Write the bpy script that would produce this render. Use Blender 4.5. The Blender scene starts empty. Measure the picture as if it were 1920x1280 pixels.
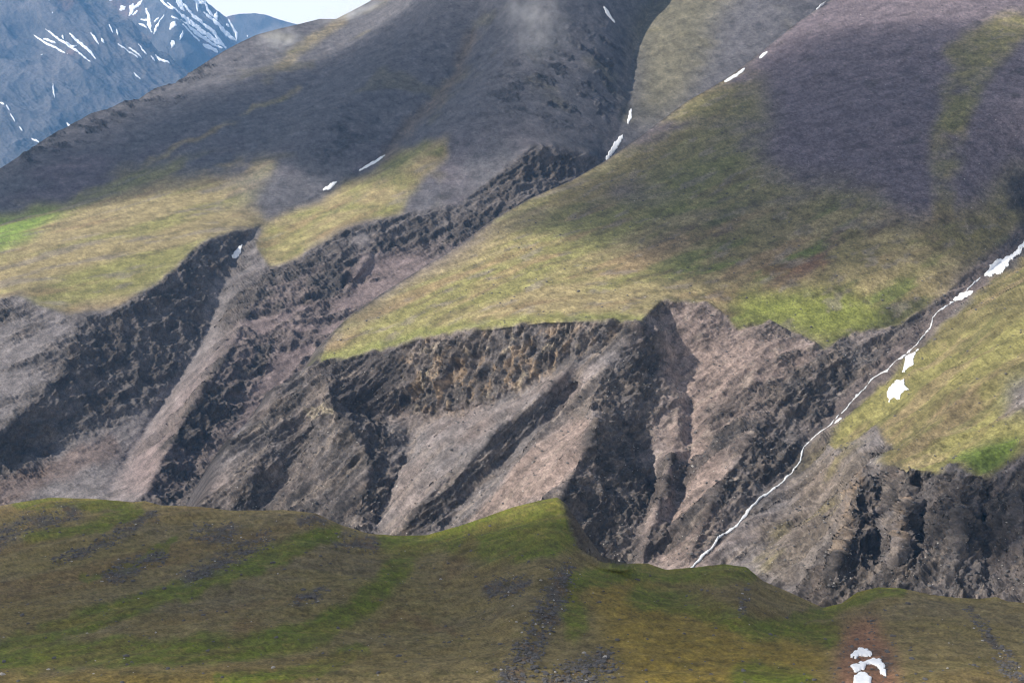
import bpy, math, random
import numpy as np
from concurrent.futures import ThreadPoolExecutor
from mathutils import Vector

# ------------------------------------------------------------------ camera, sky, sun, exposure
scene = bpy.context.scene
COL = scene.collection
W_, H_ = 1920.0, 1280.0
HFOV = math.radians(42.0)
PITCH = math.radians(9.0)
F = (W_ / 2) / math.tan(HFOV / 2)
SP, CP = math.sin(PITCH), math.cos(PITCH)

cam_d = bpy.data.cameras.new("camera")
cam = bpy.data.objects.new("camera", cam_d)
COL.objects.link(cam)
cam_d.sensor_width = 36.0
cam_d.angle = HFOV
cam_d.clip_start = 1.0
cam_d.clip_end = 60000.0
cam.location = (0, 0, 0)
cam.rotation_euler = (math.pi / 2 - PITCH, 0, 0)
scene.camera = cam

SUN_EL = math.radians(38.0)
SUN_AZ = math.radians(190.0)          # angle in plan of the direction TO the sun, from +x, anticlockwise (left, a little to the camera's side)
SUN_DIR = np.array([math.cos(SUN_EL) * math.cos(SUN_AZ), math.cos(SUN_EL) * math.sin(SUN_AZ), math.sin(SUN_EL)])

world = bpy.data.worlds.new("World")
scene.world = world
world.use_nodes = True
nt = world.node_tree
nt.nodes.clear()
w_out = nt.nodes.new("ShaderNodeOutputWorld")
w_bg = nt.nodes.new("ShaderNodeBackground")
w_bg.inputs["Strength"].default_value = 0.08
w_sky = nt.nodes.new("ShaderNodeTexSky")
w_sky.sky_type = 'NISHITA'
w_sky.sun_disc = False
w_sky.sun_elevation = SUN_EL
w_sky.sun_rotation = math.pi / 2 - SUN_AZ
w_sky.altitude = 1200.0
w_tc = nt.nodes.new("ShaderNodeTexCoord")
w_map = nt.nodes.new("ShaderNodeMapping")
w_map.inputs["Scale"].default_value = (1.0, 1.0, 3.0)
w_noise = nt.nodes.new("ShaderNodeTexNoise")
w_noise.inputs["Scale"].default_value = 2.2
w_noise.inputs["Detail"].default_value = 7.0
w_noise.inputs["Roughness"].default_value = 0.55
w_sep = nt.nodes.new("ShaderNodeSeparateXYZ")
w_mr = nt.nodes.new("ShaderNodeMapRange")         # clouds close up towards the horizon
w_mr.inputs["From Min"].default_value = 0.75
w_mr.inputs["From Max"].default_value = 0.08
w_mr.inputs["To Min"].default_value = -0.16
w_mr.inputs["To Max"].default_value = 0.45
w_add = nt.nodes.new("ShaderNodeMath")
w_add.operation = 'ADD'
w_ramp = nt.nodes.new("ShaderNodeValToRGB")
w_ramp.color_ramp.elements[0].position = 0.42
w_ramp.color_ramp.elements[1].position = 0.62
w_mix = nt.nodes.new("ShaderNodeMixRGB")
w_mix.inputs["Color2"].default_value = (13.5, 13.0, 12.4, 1)
L = nt.links.new
L(w_tc.outputs["Generated"], w_map.inputs["Vector"])
L(w_map.outputs["Vector"], w_noise.inputs["Vector"])
L(w_tc.outputs["Generated"], w_sep.inputs["Vector"])
L(w_sep.outputs["Z"], w_mr.inputs["Value"])
L(w_noise.outputs["Fac"], w_add.inputs[0])
L(w_mr.outputs["Result"], w_add.inputs[1])
L(w_add.outputs["Value"], w_ramp.inputs["Fac"])
L(w_ramp.outputs["Color"], w_mix.inputs["Fac"])
L(w_sky.outputs["Color"], w_mix.inputs["Color1"])
L(w_mix.outputs["Color"], w_bg.inputs["Color"])
L(w_bg.outputs["Background"], w_out.inputs["Surface"])

sun_d = bpy.data.lights.new("sun", 'SUN')
sun_d.energy = 5.0
sun_d.angle = math.radians(0.53)
sun_d.color = (1.0, 0.93, 0.82)
sun = bpy.data.objects.new("sun", sun_d)
COL.objects.link(sun)
sun.rotation_euler = Vector(SUN_DIR).to_track_quat('Z', 'Y').to_euler()

scene.view_settings.view_transform = 'Standard'
scene.view_settings.look = 'None'
scene.view_settings.exposure = 0.5
scene.view_settings.gamma = 1.0
scene.view_settings.use_curve_mapping = False
scene.cycles.max_bounces = 4
scene.cycles.diffuse_bounces = 2
scene.cycles.glossy_bounces = 1
scene.cycles.transmission_bounces = 2
scene.cycles.volume_bounces = 1
scene.cycles.transparent_max_bounces = 16
scene.cycles.use_denoising = True
scene.cycles.use_adaptive_sampling = False
scene.cycles.filter_width = 1.15

# ------------------------------------------------------------------ numpy helpers
def px2w(u, v, d):
    """a pixel and its depth along the optical axis -> world position"""
    a = (u - W_ / 2) / F
    b = (v - H_ / 2) / F
    return np.stack([d * a, d * (CP - b * SP), d * (-SP - b * CP)], -1)

_G = np.array([(1,1,0),(-1,1,0),(1,-1,0),(-1,-1,0),(1,0,1),(-1,0,1),(1,0,-1),(-1,0,-1),(0,1,1),(0,-1,1),(0,1,-1),(0,-1,-1),
               (1,1,0),(0,-1,1),(-1,1,0),(0,-1,-1)], dtype=np.float32)
_rng = np.random.RandomState(7)
_PERM = np.concatenate([_rng.permutation(256)] * 3).astype(np.int32)
_GX, _GY, _GZ = (np.ascontiguousarray(_G[_PERM & 15, k]) for k in range(3))
_POOL = ThreadPoolExecutor(4)

def perlin(P, seed=0):
    """gradient noise at points (n, 3)"""
    i = np.floor(P)
    f = P - i
    i = i.astype(np.int32)
    x, y, z = (i[:, 0] + seed * 17) & 255, (i[:, 1] + seed * 31) & 255, (i[:, 2] + seed * 57) & 255
    fx, fy, fz = (np.ascontiguousarray(f[:, k]) for k in range(3))
    wx, wy, wz = (t * t * t * (t * (t * 6 - 15) + 10) for t in (fx, fy, fz))
    def corner(h, gx, gy, gz):
        return _GX[h] * gx + _GY[h] * gy + _GZ[h] * gz
    ex, ey, ez = fx - 1, fy - 1, fz - 1
    a0, a1 = _PERM[x] + y, _PERM[x + 1] + y
    b00, b01, b10, b11 = _PERM[a0] + z, _PERM[a0 + 1] + z, _PERM[a1] + z, _PERM[a1 + 1] + z
    def edge(b, gx, gy):
        c0 = corner(b, gx, gy, fz)
        return c0 + wz * (corner(b + 1, gx, gy, ez) - c0)
    l0 = edge(b00, fx, fy)
    l0 = l0 + wy * (edge(b01, fx, ey) - l0)
    l1 = edge(b10, ex, fy)
    l1 = l1 + wy * (edge(b11, ex, ey) - l1)
    return l0 + wx * (l1 - l0)

def _fbm_chunk(P, size, octaves, gain, seed, ridged):
    tot, amp, norm = 0, 1.0, 0
    Q = (P / size).astype(np.float32)
    for o in range(octaves):
        n = perlin(Q, seed + o * 3)
        if ridged:
            n = (1 - np.abs(n) * np.float32(1.6)) ** 2
        tot = tot + np.float32(amp) * n
        norm += amp
        amp *= gain
        Q = Q * np.float32(2.03)
    return tot * np.float32((1.0 if ridged else 1.6) / norm)

def fbmx(P, size, octaves=4, gain=0.5, seed=0, ridged=False, where=None):
    """exact noise with its largest feature `size` metres; about -1..1 (ridged: 0..1, 1 on the crests)"""
    sh = P.shape[:-1]
    Q = P.reshape(-1, 3)
    sel = None
    if where is not None:
        sel = np.nonzero(where.ravel())[0]
        Q = Q[sel]
    n = 12000
    res = list(_POOL.map(lambda c: _fbm_chunk(c, size, octaves, gain, seed, ridged), [Q[i:i + n] for i in range(0, len(Q), n)]))
    r = np.concatenate(res).astype(float) if res else np.zeros(0)
    if sel is not None:
        full = np.zeros(int(np.prod(sh)))
        full[sel] = r
        r = full
    return r.reshape(sh)

_VN, _VP = 96, 6          # a periodic block of four-octave noise, looked up where only colour depends on it
def _make_block():
    g = np.arange(_VN, dtype=np.float32) * (_VP / _VN)
    Z, Y, X = np.meshgrid(g, g, g, indexing='ij')
    Q = np.stack([X, Y, Z], -1).reshape(-1, 3)
    def periodic(c):
        tot, amp, per = 0, 1.0, _VP
        for o in range(4):
            q = c * np.float32(2 ** o)
            i = np.floor(q)
            f = q - i
            i = i.astype(np.int32)
            w = f * f * f * (f * (f * 6 - 15) + 10)
            acc = 0
            for dx in (0, 1):
                for dy in (0, 1):
                    for dz in (0, 1):
                        h = _PERM[_PERM[_PERM[(i[:, 0] + dx) % per] + (i[:, 1] + dy) % per] + (i[:, 2] + dz) % per + o * 7]
                        d = _GX[h] * (f[:, 0] - dx) + _GY[h] * (f[:, 1] - dy) + _GZ[h] * (f[:, 2] - dz)
                        acc = acc + d * (w[:, 0] if dx else 1 - w[:, 0]) * (w[:, 1] if dy else 1 - w[:, 1]) * (w[:, 2] if dz else 1 - w[:, 2])
            tot = tot + np.float32(amp) * acc
            amp *= 0.55
            per *= 2
        return tot * np.float32(1.6 / 2.02)
    return np.concatenate(list(_POOL.map(periodic, [Q[i:i + 16000] for i in range(0, len(Q), 16000)])))
_VOL = _make_block()

def _look(P, size, seed):
    rs = np.random.RandomState(seed + 100)
    ax = rs.permutation(3)
    off = rs.uniform(0, _VN, 3)
    sg = rs.choice([-1.0, 1.0], 3)
    Q = (P[:, ax] * sg * (_VN / _VP / size) + off)
    i = np.floor(Q)
    f = (Q - i).astype(np.float32)
    i = i.astype(np.int64) % _VN
    j = (i + 1) % _VN
    x0, y0, z0 = i[:, 0], i[:, 1] * _VN, i[:, 2] * (_VN * _VN)
    x1, y1, z1 = j[:, 0], j[:, 1] * _VN, j[:, 2] * (_VN * _VN)
    fx, fy, fz = f[:, 0], f[:, 1], f[:, 2]
    def row(yz):
        a = _VOL[yz + x0]
        return a + fx * (_VOL[yz + x1] - a)
    a = row(z0 + y0)
    a = a + fy * (row(z0 + y1) - a)
    b = row(z1 + y0)
    b = b + fy * (row(z1 + y1) - b)
    return a + fz * (b - a)

def fbm(P, size, octaves=4, gain=0.5, seed=0, ridged=False):
    """noise for colours and outlines, looked up in the block (ridged noise is always exact)"""
    if ridged:
        return fbmx(P, size, octaves, gain, seed, True)
    sh = P.shape[:-1]
    Q = P.reshape(-1, 3)
    n = 16000
    r = np.concatenate(list(_POOL.map(lambda c: _look(c, size, seed), [Q[i:i + n] for i in range(0, len(Q), n)]))).astype(float)
    if octaves >= 5:
        r = 0.95 * r + 0.09 * np.concatenate(list(_POOL.map(lambda c: _look(c, size / 16, seed + 1), [Q[i:i + n] for i in range(0, len(Q), n)])))
    return r.reshape(sh)

def broad(P, size, octaves, gain, seed):
    """smooth large swells: exact noise on every fourth point"""
    A = fbmx(P[::4, ::4], size, octaves, gain, seed)
    yy = np.clip(np.arange(P.shape[0]) / 4, 0, A.shape[0] - 1.001)
    xx = np.clip(np.arange(P.shape[1]) / 4, 0, A.shape[1] - 1.001)
    y0, x0 = yy.astype(int), xx.astype(int)
    fy, fx = (yy - y0)[:, None], (xx - x0)[None]
    g = lambda a, b: A[np.ix_(a, b)]
    B = (g(y0, x0) * (1 - fx) + g(y0, x0 + 1) * fx) * (1 - fy) + (g(y0 + 1, x0) * (1 - fx) + g(y0 + 1, x0 + 1) * fx) * fy
    return blur(B, 2.5)

def stretch(P, axis, k):
    """squeeze space along an axis so that noise is drawn out k times along it"""
    a = np.array(axis, float)
    a = a / np.linalg.norm(a)
    return P - (P @ a)[..., None] * a * (1 - 1.0 / k)

def blur(A, s):
    if s < 0.3:
        return A
    r = max(1, int(s * 2.5))
    k = np.exp(-0.5 * (np.arange(-r, r + 1) / s) ** 2)
    k /= k.sum()
    for ax in (0, 1):
        pad = [(0, 0)] * A.ndim
        pad[ax] = (r, r)
        B = np.pad(A, pad, mode='reflect', reflect_type='odd') if A.shape[ax] > r else np.pad(A, pad, mode='edge')
        n = A.shape[ax]
        out = 0
        for j in range(2 * r + 1):
            sl = [slice(None)] * A.ndim
            sl[ax] = slice(j, j + n)
            out = out + k[j] * B[tuple(sl)]
        A = out
    return A

def sstep(a, b, x):
    t = np.clip((x - a) / (b - a), 0, 1)
    return t * t * (3 - 2 * t)

def inpoly(X, Y, poly):
    r = np.zeros(X.shape, bool)
    n = len(poly)
    for i in range(n):
        x1, y1 = poly[i][:2]
        x2, y2 = poly[(i + 1) % n][:2]
        if y1 == y2:
            continue
        c = ((y1 > Y) != (y2 > Y)) & (X < (x2 - x1) * (Y - y1) / (y2 - y1) + x1)
        r ^= c
    return r

def polydist(X, Y, pts):
    """distance to a polyline, and the parameter 0..1 along it"""
    best = np.full(X.shape, 1e9)
    par = np.zeros(X.shape)
    seg = [math.hypot(pts[i + 1][0] - pts[i][0], pts[i + 1][1] - pts[i][1]) for i in range(len(pts) - 1)]
    tot = sum(seg) or 1
    acc = 0
    for i, l in enumerate(seg):
        ax, ay = pts[i][:2]
        bx, by = pts[i + 1][:2]
        t = np.clip(((X - ax) * (bx - ax) + (Y - ay) * (by - ay)) / (l * l + 1e-9), 0, 1)
        d = np.hypot(X - ax - t * (bx - ax), Y - ay - t * (by - ay))
        m = d < best
        best = np.where(m, d, best)
        par = np.where(m, (acc + t * l) / tot, par)
        acc += l
    return best, par

def resample(A, shape):
    h, w = A.shape
    H, W = shape
    yy = np.linspace(0, h - 1, H)
    xx = np.linspace(0, w - 1, W)
    y0 = np.minimum(yy.astype(int), h - 2)
    x0 = np.minimum(xx.astype(int), w - 2)
    fy = (yy - y0)[:, None]
    fx = (xx - x0)[None]
    g = lambda a, b: A[np.ix_(a, b)]
    return (g(y0, x0) * (1 - fx) + g(y0, x0 + 1) * fx) * (1 - fy) + (g(y0 + 1, x0) * (1 - fx) + g(y0 + 1, x0 + 1) * fx) * fy

def ext(pts, lo=-630.0, hi=2530.0):
    """carry a traced line on beyond the frame"""
    def go(a, b, x):
        k = (x - a[0])
        sl = max(-0.3, min(0.3, (a[1] - b[1]) / (a[0] - b[0])))
        sd = (1 / a[2] - 1 / b[2]) / (a[0] - b[0]) * k
        sd = max(-0.08 / a[2], min(0.08 / a[2], sd))
        return (x, a[1] + sl * k, 1 / (1 / a[2] + sd))
    pts = list(pts)
    for end, near in ((0, 1), (-1, -2)):
        a, b = pts[end], pts[near]
        x = hi if a[0] >= 2040 else lo if a[0] <= -110 else None
        if x is not None and a[0] != b[0]:
            pts.insert(0 if end == 0 else len(pts), go(a, b, x))
        elif x is not None:
            pts.insert(0 if end == 0 else len(pts), (x, a[1], a[2]))
    return pts

def relax(lines, xs, y0, step, shape):
    """harmonic surface through traced lines; values are inverse depths, so flat ground stays flat"""
    S = []
    for pts in lines:
        for i in range(len(pts) - 1):
            a, b = pts[i], pts[i + 1]
            n = max(2, int(math.hypot(b[0] - a[0], b[1] - a[1]) / step * 2))
            t = np.linspace(0, 1, n)
            S.append(np.stack([a[0] + (b[0] - a[0]) * t, a[1] + (b[1] - a[1]) * t, 1 / a[2] + (1 / b[2] - 1 / a[2]) * t], 1))
    S = np.concatenate(S)
    A = None
    for fac, its in ((16, 900), (8, 400), (4, 200), (2, 100), (1, 50)):
        h, w = (shape[0] - 1) // fac + 1, (shape[1] - 1) // fac + 1
        iy = np.rint((S[:, 1] - y0) / step / fac).astype(int)
        ix = np.rint(np.interp(S[:, 0], xs, np.arange(len(xs)), -99, 1e6) / fac).astype(int)
        ok = (iy >= 0) & (iy < h) & (ix >= 0) & (ix < w)
        c = np.zeros((h, w))
        n = np.zeros((h, w))
        np.add.at(c, (iy[ok], ix[ok]), S[ok, 2])
        np.add.at(n, (iy[ok], ix[ok]), 1)
        m = n > 0
        c[m] /= n[m]
        A = np.full((h, w), S[:, 2].mean()) if A is None else resample(A, (h, w))
        A[m] = c[m]
        for _ in range(its):
            B = np.pad(A, 1, mode='edge')
            A = 0.25 * (B[:-2, 1:-1] + B[2:, 1:-1] + B[1:-1, :-2] + B[1:-1, 2:])
            A[m] = c[m]
    return A

# ------------------------------------------------------------------ materials
def new_mat(name):
    m = bpy.data.materials.new(name)
    m.use_nodes = True
    m.node_tree.nodes.clear()
    return m, m.node_tree

def node(t, kind, **kw):
    n = t.nodes.new(kind)
    for k, v in kw.items():
        if k in n.inputs:
            n.inputs[k].default_value = v
        else:
            setattr(n, k, v)
    return n

def ground_material(name, fine, coarse, bump):
    """albedo of the zones comes from the mesh; noise gives grain, stones and relief in metres"""
    m, t = new_mat(name)
    lk = t.links.new
    out = node(t, "ShaderNodeOutputMaterial")
    bs = node(t, "ShaderNodeBsdfPrincipled", Roughness=0.93)
    bs.inputs["Specular IOR Level"].default_value = 0.18
    at = node(t, "ShaderNodeAttribute", attribute_name="ground_colour")
    zo = node(t, "ShaderNodeAttribute", attribute_name="ground_zone")
    sep = node(t, "ShaderNodeSeparateColor")
    lk(zo.outputs["Color"], sep.inputs["Color"])
    tc = node(t, "ShaderNodeTexCoord")
    n1 = node(t, "ShaderNodeTexNoise", Scale=1.0 / fine, Detail=4.0, Roughness=0.7)
    n2 = node(t, "ShaderNodeTexNoise", Scale=1.0 / coarse, Detail=5.0, Roughness=0.6)
    vo = node(t, "ShaderNodeTexVoronoi", Scale=1.0 / (fine * 1.3))
    for n in (n1, n2, vo):
        lk(tc.outputs["Object"], n.inputs["Vector"])
    # brightness grain
    r1 = node(t, "ShaderNodeMapRange")
    for k, v in (("From Min", 0.25), ("From Max", 0.75), ("To Min", 0.45), ("To Max", 1.55)):
        r1.inputs[k].default_value = v
    lk(n1.outputs["Fac"], r1.inputs["Value"])
    r2 = node(t, "ShaderNodeMapRange")
    for k, v in (("From Min", 0.3), ("From Max", 0.7), ("To Min", 0.72), ("To Max", 1.28)):
        r2.inputs[k].default_value = v
    lk(n2.outputs["Fac"], r2.inputs["Value"])
    mul = node(t, "ShaderNodeMath", operation='MULTIPLY')
    lk(r1.outputs["Result"], mul.inputs[0])
    lk(r2.outputs["Result"], mul.inputs[1])
    vm = node(t, "ShaderNodeVectorMath", operation='SCALE')
    lk(at.outputs["Color"], vm.inputs[0])
    lk(mul.outputs["Value"], vm.inputs["Scale"])
    # pale stones, more on scree than on grass (blue channel of the zone)
    st = node(t, "ShaderNodeMapRange")
    for k, v in (("From Min", 0.10), ("From Max", 0.04), ("To Min", 0.0), ("To Max", 0.8)):
        st.inputs[k].default_value = v
    lk(vo.outputs["Distance"], st.inputs["Value"])
    sm = node(t, "ShaderNodeMath", operation='MULTIPLY')
    lk(st.outputs["Result"], sm.inputs[0])
    lk(sep.outputs["Blue"], sm.inputs[1])
    mx = node(t, "ShaderNodeMixRGB", Color2=(0.30, 0.28, 0.27, 1))
    lk(sm.outputs["Value"], mx.inputs["Fac"])
    lk(vm.outputs["Vector"], mx.inputs["Color1"])
    lk(mx.outputs["Color"], bs.inputs["Base Color"])
    # relief: rougher on rock
    rb = node(t, "ShaderNodeMapRange")
    for k, v in (("To Min", 0.45), ("To Max", 1.0)):
        rb.inputs[k].default_value = v
    lk(sep.outputs["Green"], rb.inputs["Value"])
    bp = node(t, "ShaderNodeBump", Distance=bump)
    lk(rb.outputs["Result"], bp.inputs["Strength"])
    lk(n1.outputs["Fac"], bp.inputs["Height"])
    lk(bp.outputs["Normal"], bs.inputs["Normal"])
    lk(bs.outputs["BSDF"], out.inputs["Surface"])
    return m

def plain_material(name, col, rough=0.9, grain=0.15, scale=1.0, bump=0.0, sss=0.0):
    m, t = new_mat(name)
    lk = t.links.new
    out = node(t, "ShaderNodeOutputMaterial")
    bs = node(t, "ShaderNodeBsdfPrincipled", Roughness=rough)
    tc = node(t, "ShaderNodeTexCoord")
    n1 = node(t, "ShaderNodeTexNoise", Scale=scale, Detail=5.0, Roughness=0.65)
    lk(tc.outputs["Object"], n1.inputs["Vector"])
    r = node(t, "ShaderNodeMapRange")
    for k, v in (("From Min", 0.3), ("From Max", 0.7), ("To Min", 1 - grain), ("To Max", 1 + grain)):
        r.inputs[k].default_value = v
    lk(n1.outputs["Fac"], r.inputs["Value"])
    vm = node(t, "ShaderNodeVectorMath", operation='SCALE')
    vm.inputs[0].default_value = col
    lk(r.outputs["Result"], vm.inputs["Scale"])
    lk(vm.outputs["Vector"], bs.inputs["Base Color"])
    if bump:
        bp = node(t, "ShaderNodeBump", Strength=0.8, Distance=bump)
        lk(n1.outputs["Fac"], bp.inputs["Height"])
        lk(bp.outputs["Normal"], bs.inputs["Normal"])
    lk(bs.outputs["BSDF"], out.inputs["Surface"])
    return m

def volume_material(name, col, density, aniso=0.2):
    m, t = new_mat(name)
    out = node(t, "ShaderNodeOutputMaterial")
    v = node(t, "ShaderNodeVolumePrincipled", Density=density, Anisotropy=aniso)
    v.inputs["Color"].default_value = (*col, 1)
    t.links.new(v.outputs["Volume"], out.inputs["Volume"])
    return m

# ------------------------------------------------------------------ objects
def tag(o, label=None, cat=None, group=None, kind=None):
    for k, v in (("label", label), ("category", cat), ("group", group), ("kind", kind)):
        if v:
            o[k] = v
    return o

def mesh_obj(name, V, Fc, mat, parent=None, normals=None, attrs=None, smooth=True):
    me = bpy.data.meshes.new(name)
    V = np.asarray(V, np.float32)
    Fc = np.asarray(Fc, np.int32)
    k = Fc.shape[1]
    me.vertices.add(len(V))
    me.vertices.foreach_set("co", V.ravel())
    me.loops.add(Fc.size)
    me.loops.foreach_set("vertex_index", Fc.ravel())
    me.polygons.add(len(Fc))
    me.polygons.foreach_set("loop_start", np.arange(0, Fc.size, k, dtype=np.int32))
    me.polygons.foreach_set("use_smooth", np.full(len(Fc), smooth))
    me.update(calc_edges=True)
    for an, arr in (attrs or {}).items():
        a = me.attributes.new(an, 'FLOAT_COLOR', 'POINT')
        full = np.ones((len(V), 4), np.float32)
        full[:, :3] = arr
        a.data.foreach_set("color", full.ravel())
    if normals is not None:
        me.normals_split_custom_set_from_vertices(normals.tolist())
    me.materials.append(mat)
    o = bpy.data.objects.new(name, me)
    COL.objects.link(o)
    if parent is not None:
        o.parent = parent
    return o

class Sheet:
    """a piece of terrain: traced lines with distances -> surface, zones, relief"""
    def __init__(self, box, step, hard, soft, soft_sigma=8.0, hard_sigma=1.2, hard_w=5.0, reach=(None, None)):
        self.x0, self.y0, x1, y1 = box
        self.step = step
        xs = list(np.arange(self.x0, x1 + 0.01, step))
        d = step
        while reach[1] is not None and xs[-1] < reach[1]:      # wider cells outside the frame
            d = min(d * 1.07, 14.0)
            xs.append(xs[-1] + d)
        d = step
        while reach[0] is not None and xs[0] > reach[0]:
            d = min(d * 1.07, 14.0)
            xs.insert(0, xs[0] - d)
        self.xs = np.array(xs)
        self.nx = len(xs)
        self.ny = int((y1 - self.y0) / step) + 1
        self.U, self.V = np.meshgrid(self.xs, self.y0 + np.arange(self.ny) * step)
        if reach != (None, None):
            hard, soft = [ext(l) for l in hard], [ext(l) for l in soft]
        A = relax(list(hard) + list(soft), self.xs, self.y0, step, self.U.shape)
        c = np.zeros(A.shape)
        for pts in hard:
            for i in range(len(pts) - 1):
                a, b = pts[i], pts[i + 1]
                n = max(2, int(math.hypot(b[0] - a[0], b[1] - a[1]) / step * 2))
                tt = np.linspace(0, 1, n)
                iy = np.rint((a[1] + (b[1] - a[1]) * tt - self.y0) / step).astype(int)
                ix = np.rint(np.interp(a[0] + (b[0] - a[0]) * tt, self.xs, np.arange(self.nx), -99, 1e6)).astype(int)
                ok = (iy >= 0) & (iy < self.ny) & (ix >= 0) & (ix < self.nx)
                c[iy[ok], ix[ok]] = 1
        c = np.clip(blur(c, hard_w) * hard_w * 2.6, 0, 1)
        self.inv = blur(A, soft_sigma) * (1 - c) + blur(A, hard_sigma) * c
        self.D = 1.0 / self.inv
        self.P = px2w(self.U, self.V, self.D)
        self.N = self.normals()
        self.colour = np.zeros(self.U.shape + (3,))
        self.grass = np.zeros(self.U.shape)
        self.rock = np.zeros(self.U.shape)
        self.stones = np.full(self.U.shape, 0.6)

    def normals(self):
        du = np.gradient(self.P, axis=1)
        dv = np.gradient(self.P, axis=0)
        n = np.cross(dv, du)
        n /= np.linalg.norm(n, axis=-1, keepdims=True) + 1e-9
        s = np.sign((n * self.P).sum(-1, keepdims=True))
        return np.where(s > 0, -n, n)

    def warp(self, amp, size_px, seed):
        q = np.stack([self.U, self.V, np.zeros_like(self.U)], -1)
        return self.U + amp * fbm(q, size_px, 4, 0.55, seed), self.V + amp * fbm(q, size_px, 4, 0.55, seed + 11)

    def zone(self, poly, feather=4.0, warp=8.0, size=40.0, seed=1):
        """soft 0..1 mask of a traced outline, its border made ragged"""
        X, Y = self.warp(warp, size, seed)
        return blur(inpoly(X, Y, poly).astype(float), feather / self.step)

    def band(self, pts, width, feather=4.0, warp=8.0, size=40.0, seed=1):
        X, Y = self.warp(warp, size, seed)
        d, _ = polydist(X, Y, pts)
        return 1 - sstep(width - feather, width + feather, d)

    def paint(self, mask, col, grass=None, rock=None, stones=None):
        m = np.clip(mask, 0, 1)
        self.colour = self.colour * (1 - m[..., None]) + np.asarray(col) * m[..., None]
        for nm, v in (("grass", grass), ("rock", rock), ("stones", stones)):
            if v is not None:
                setattr(self, nm, getattr(self, nm) * (1 - m) + v * m)

    def mottle(self, P, sizes=((9.0, 0.22), (2.6, 0.30)), seed=200):
        f = 1.0
        for i, (sz, am) in enumerate(sizes):
            f = f * (1 + am * fbm(P, sz, 4, 0.6, seed + i * 7) * 1.5)
        self.colour = self.colour * np.clip(f, 0.3, 1.9)[..., None]

    def displace(self, h):
        self.P = self.P + self.N * h[..., None]
        self.N = self.normals()

    def at(self, u, v):
        """surface points and normals at pixels"""
        fx = np.clip(np.interp(np.asarray(u, float), self.xs, np.arange(self.nx)), 0, self.nx - 1.001)
        fy = np.clip((np.asarray(v, float) - self.y0) / self.step, 0, self.ny - 1.001)
        ix, iy = fx.astype(int), fy.astype(int)
        fx, fy = (fx - ix)[..., None], (fy - iy)[..., None]
        def s(A):
            return (A[iy, ix] * (1 - fx) + A[iy, ix + 1] * fx) * (1 - fy) + (A[iy + 1, ix] * (1 - fx) + A[iy + 1, ix + 1] * fx) * fy
        return s(self.P), s(self.N)

    def build(self, name, label, mat, outline=None, skirt=((5, 1), (20, 9), (60, 40), (140, 120)), parts=("grass_slope", "scree_slope", "rock_face"), away=(0, 1)):
        keep = np.ones((self.ny - 1, self.nx - 1), bool)
        P = self.P.copy()
        idx = np.arange(self.nx * self.ny).reshape(self.ny, self.nx)
        if outline is not None:
            keep = inpoly((self.U[:-1, :-1] + self.U[1:, 1:]) / 2, self.V[:-1, :-1] + self.step / 2, outline)
        cnt = np.zeros((self.ny, self.nx))
        for dy in (0, 1):
            for dx in (0, 1):
                cnt[dy:self.ny - 1 + dy, dx:self.nx - 1 + dx] += keep
        edge = (cnt > 0) & (cnt < 4)
        if outline is not None:          # pull the rim onto the traced outline
            ej, ei = np.nonzero(edge)
            u, v = self.U[ej, ei], self.V[ej, ei]
            bu, bv, bd = u.copy(), v.copy(), np.full(u.shape, 3.0 * self.step)
            n = len(outline)
            for i in range(n):
                a, b = outline[i], outline[(i + 1) % n]
                l2 = (b[0] - a[0]) ** 2 + (b[1] - a[1]) ** 2
                t = np.clip(((u - a[0]) * (b[0] - a[0]) + (v - a[1]) * (b[1] - a[1])) / (l2 + 1e-9), 0, 1)
                qx, qy = a[0] + t * (b[0] - a[0]), a[1] + t * (b[1] - a[1])
                d = np.hypot(u - qx, v - qy)
                mm = d < bd
                bu, bv, bd = np.where(mm, qx, bu), np.where(mm, qy, bv), np.where(mm, d, bd)
            P[ej, ei] = self.at(bu, bv)[0]
        q = np.stack([idx[:-1, :-1], idx[1:, :-1], idx[1:, 1:], idx[:-1, 1:]], -1)[keep]
        V = P.reshape(-1, 3)
        N = self.N.reshape(-1, 3)
        Cc = np.clip(self.colour, 0.004, 0.9).reshape(-1, 3)
        Z = np.stack([self.grass, self.rock, self.stones], -1).reshape(-1, 3)
        gs, rs = blur(self.grass, 5), blur(self.rock, 5)
        zid = np.where(gs > 0.45, 0, np.where(rs > 0.42, 2, 1)).reshape(-1)
        fz = zid[q[:, 0]]
        # ground carries on behind the rim
        e = np.concatenate([q[:, [0, 1]], q[:, [1, 2]], q[:, [2, 3]], q[:, [3, 0]]])
        fe = np.tile(np.arange(len(q)), 4)
        key = np.sort(e, 1)
        key = key[:, 0].astype(np.int64) * (len(V) + 1) + key[:, 1]
        _, first, counts = np.unique(key, return_index=True, return_counts=True)
        be = e[first[counts == 1]]
        bf = fz[fe[first[counts == 1]]]
        rim = np.unique(be)
        pos = -np.ones(len(V), int)
        pos[rim] = np.arange(len(rim))
        base = V[rim]
        out = base[:, :2] / np.linalg.norm(base[:, :2], axis=1, keepdims=True)
        out = 0.4 * out + 0.6 * np.array(away) / np.linalg.norm(away)
        prev = rim
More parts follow.
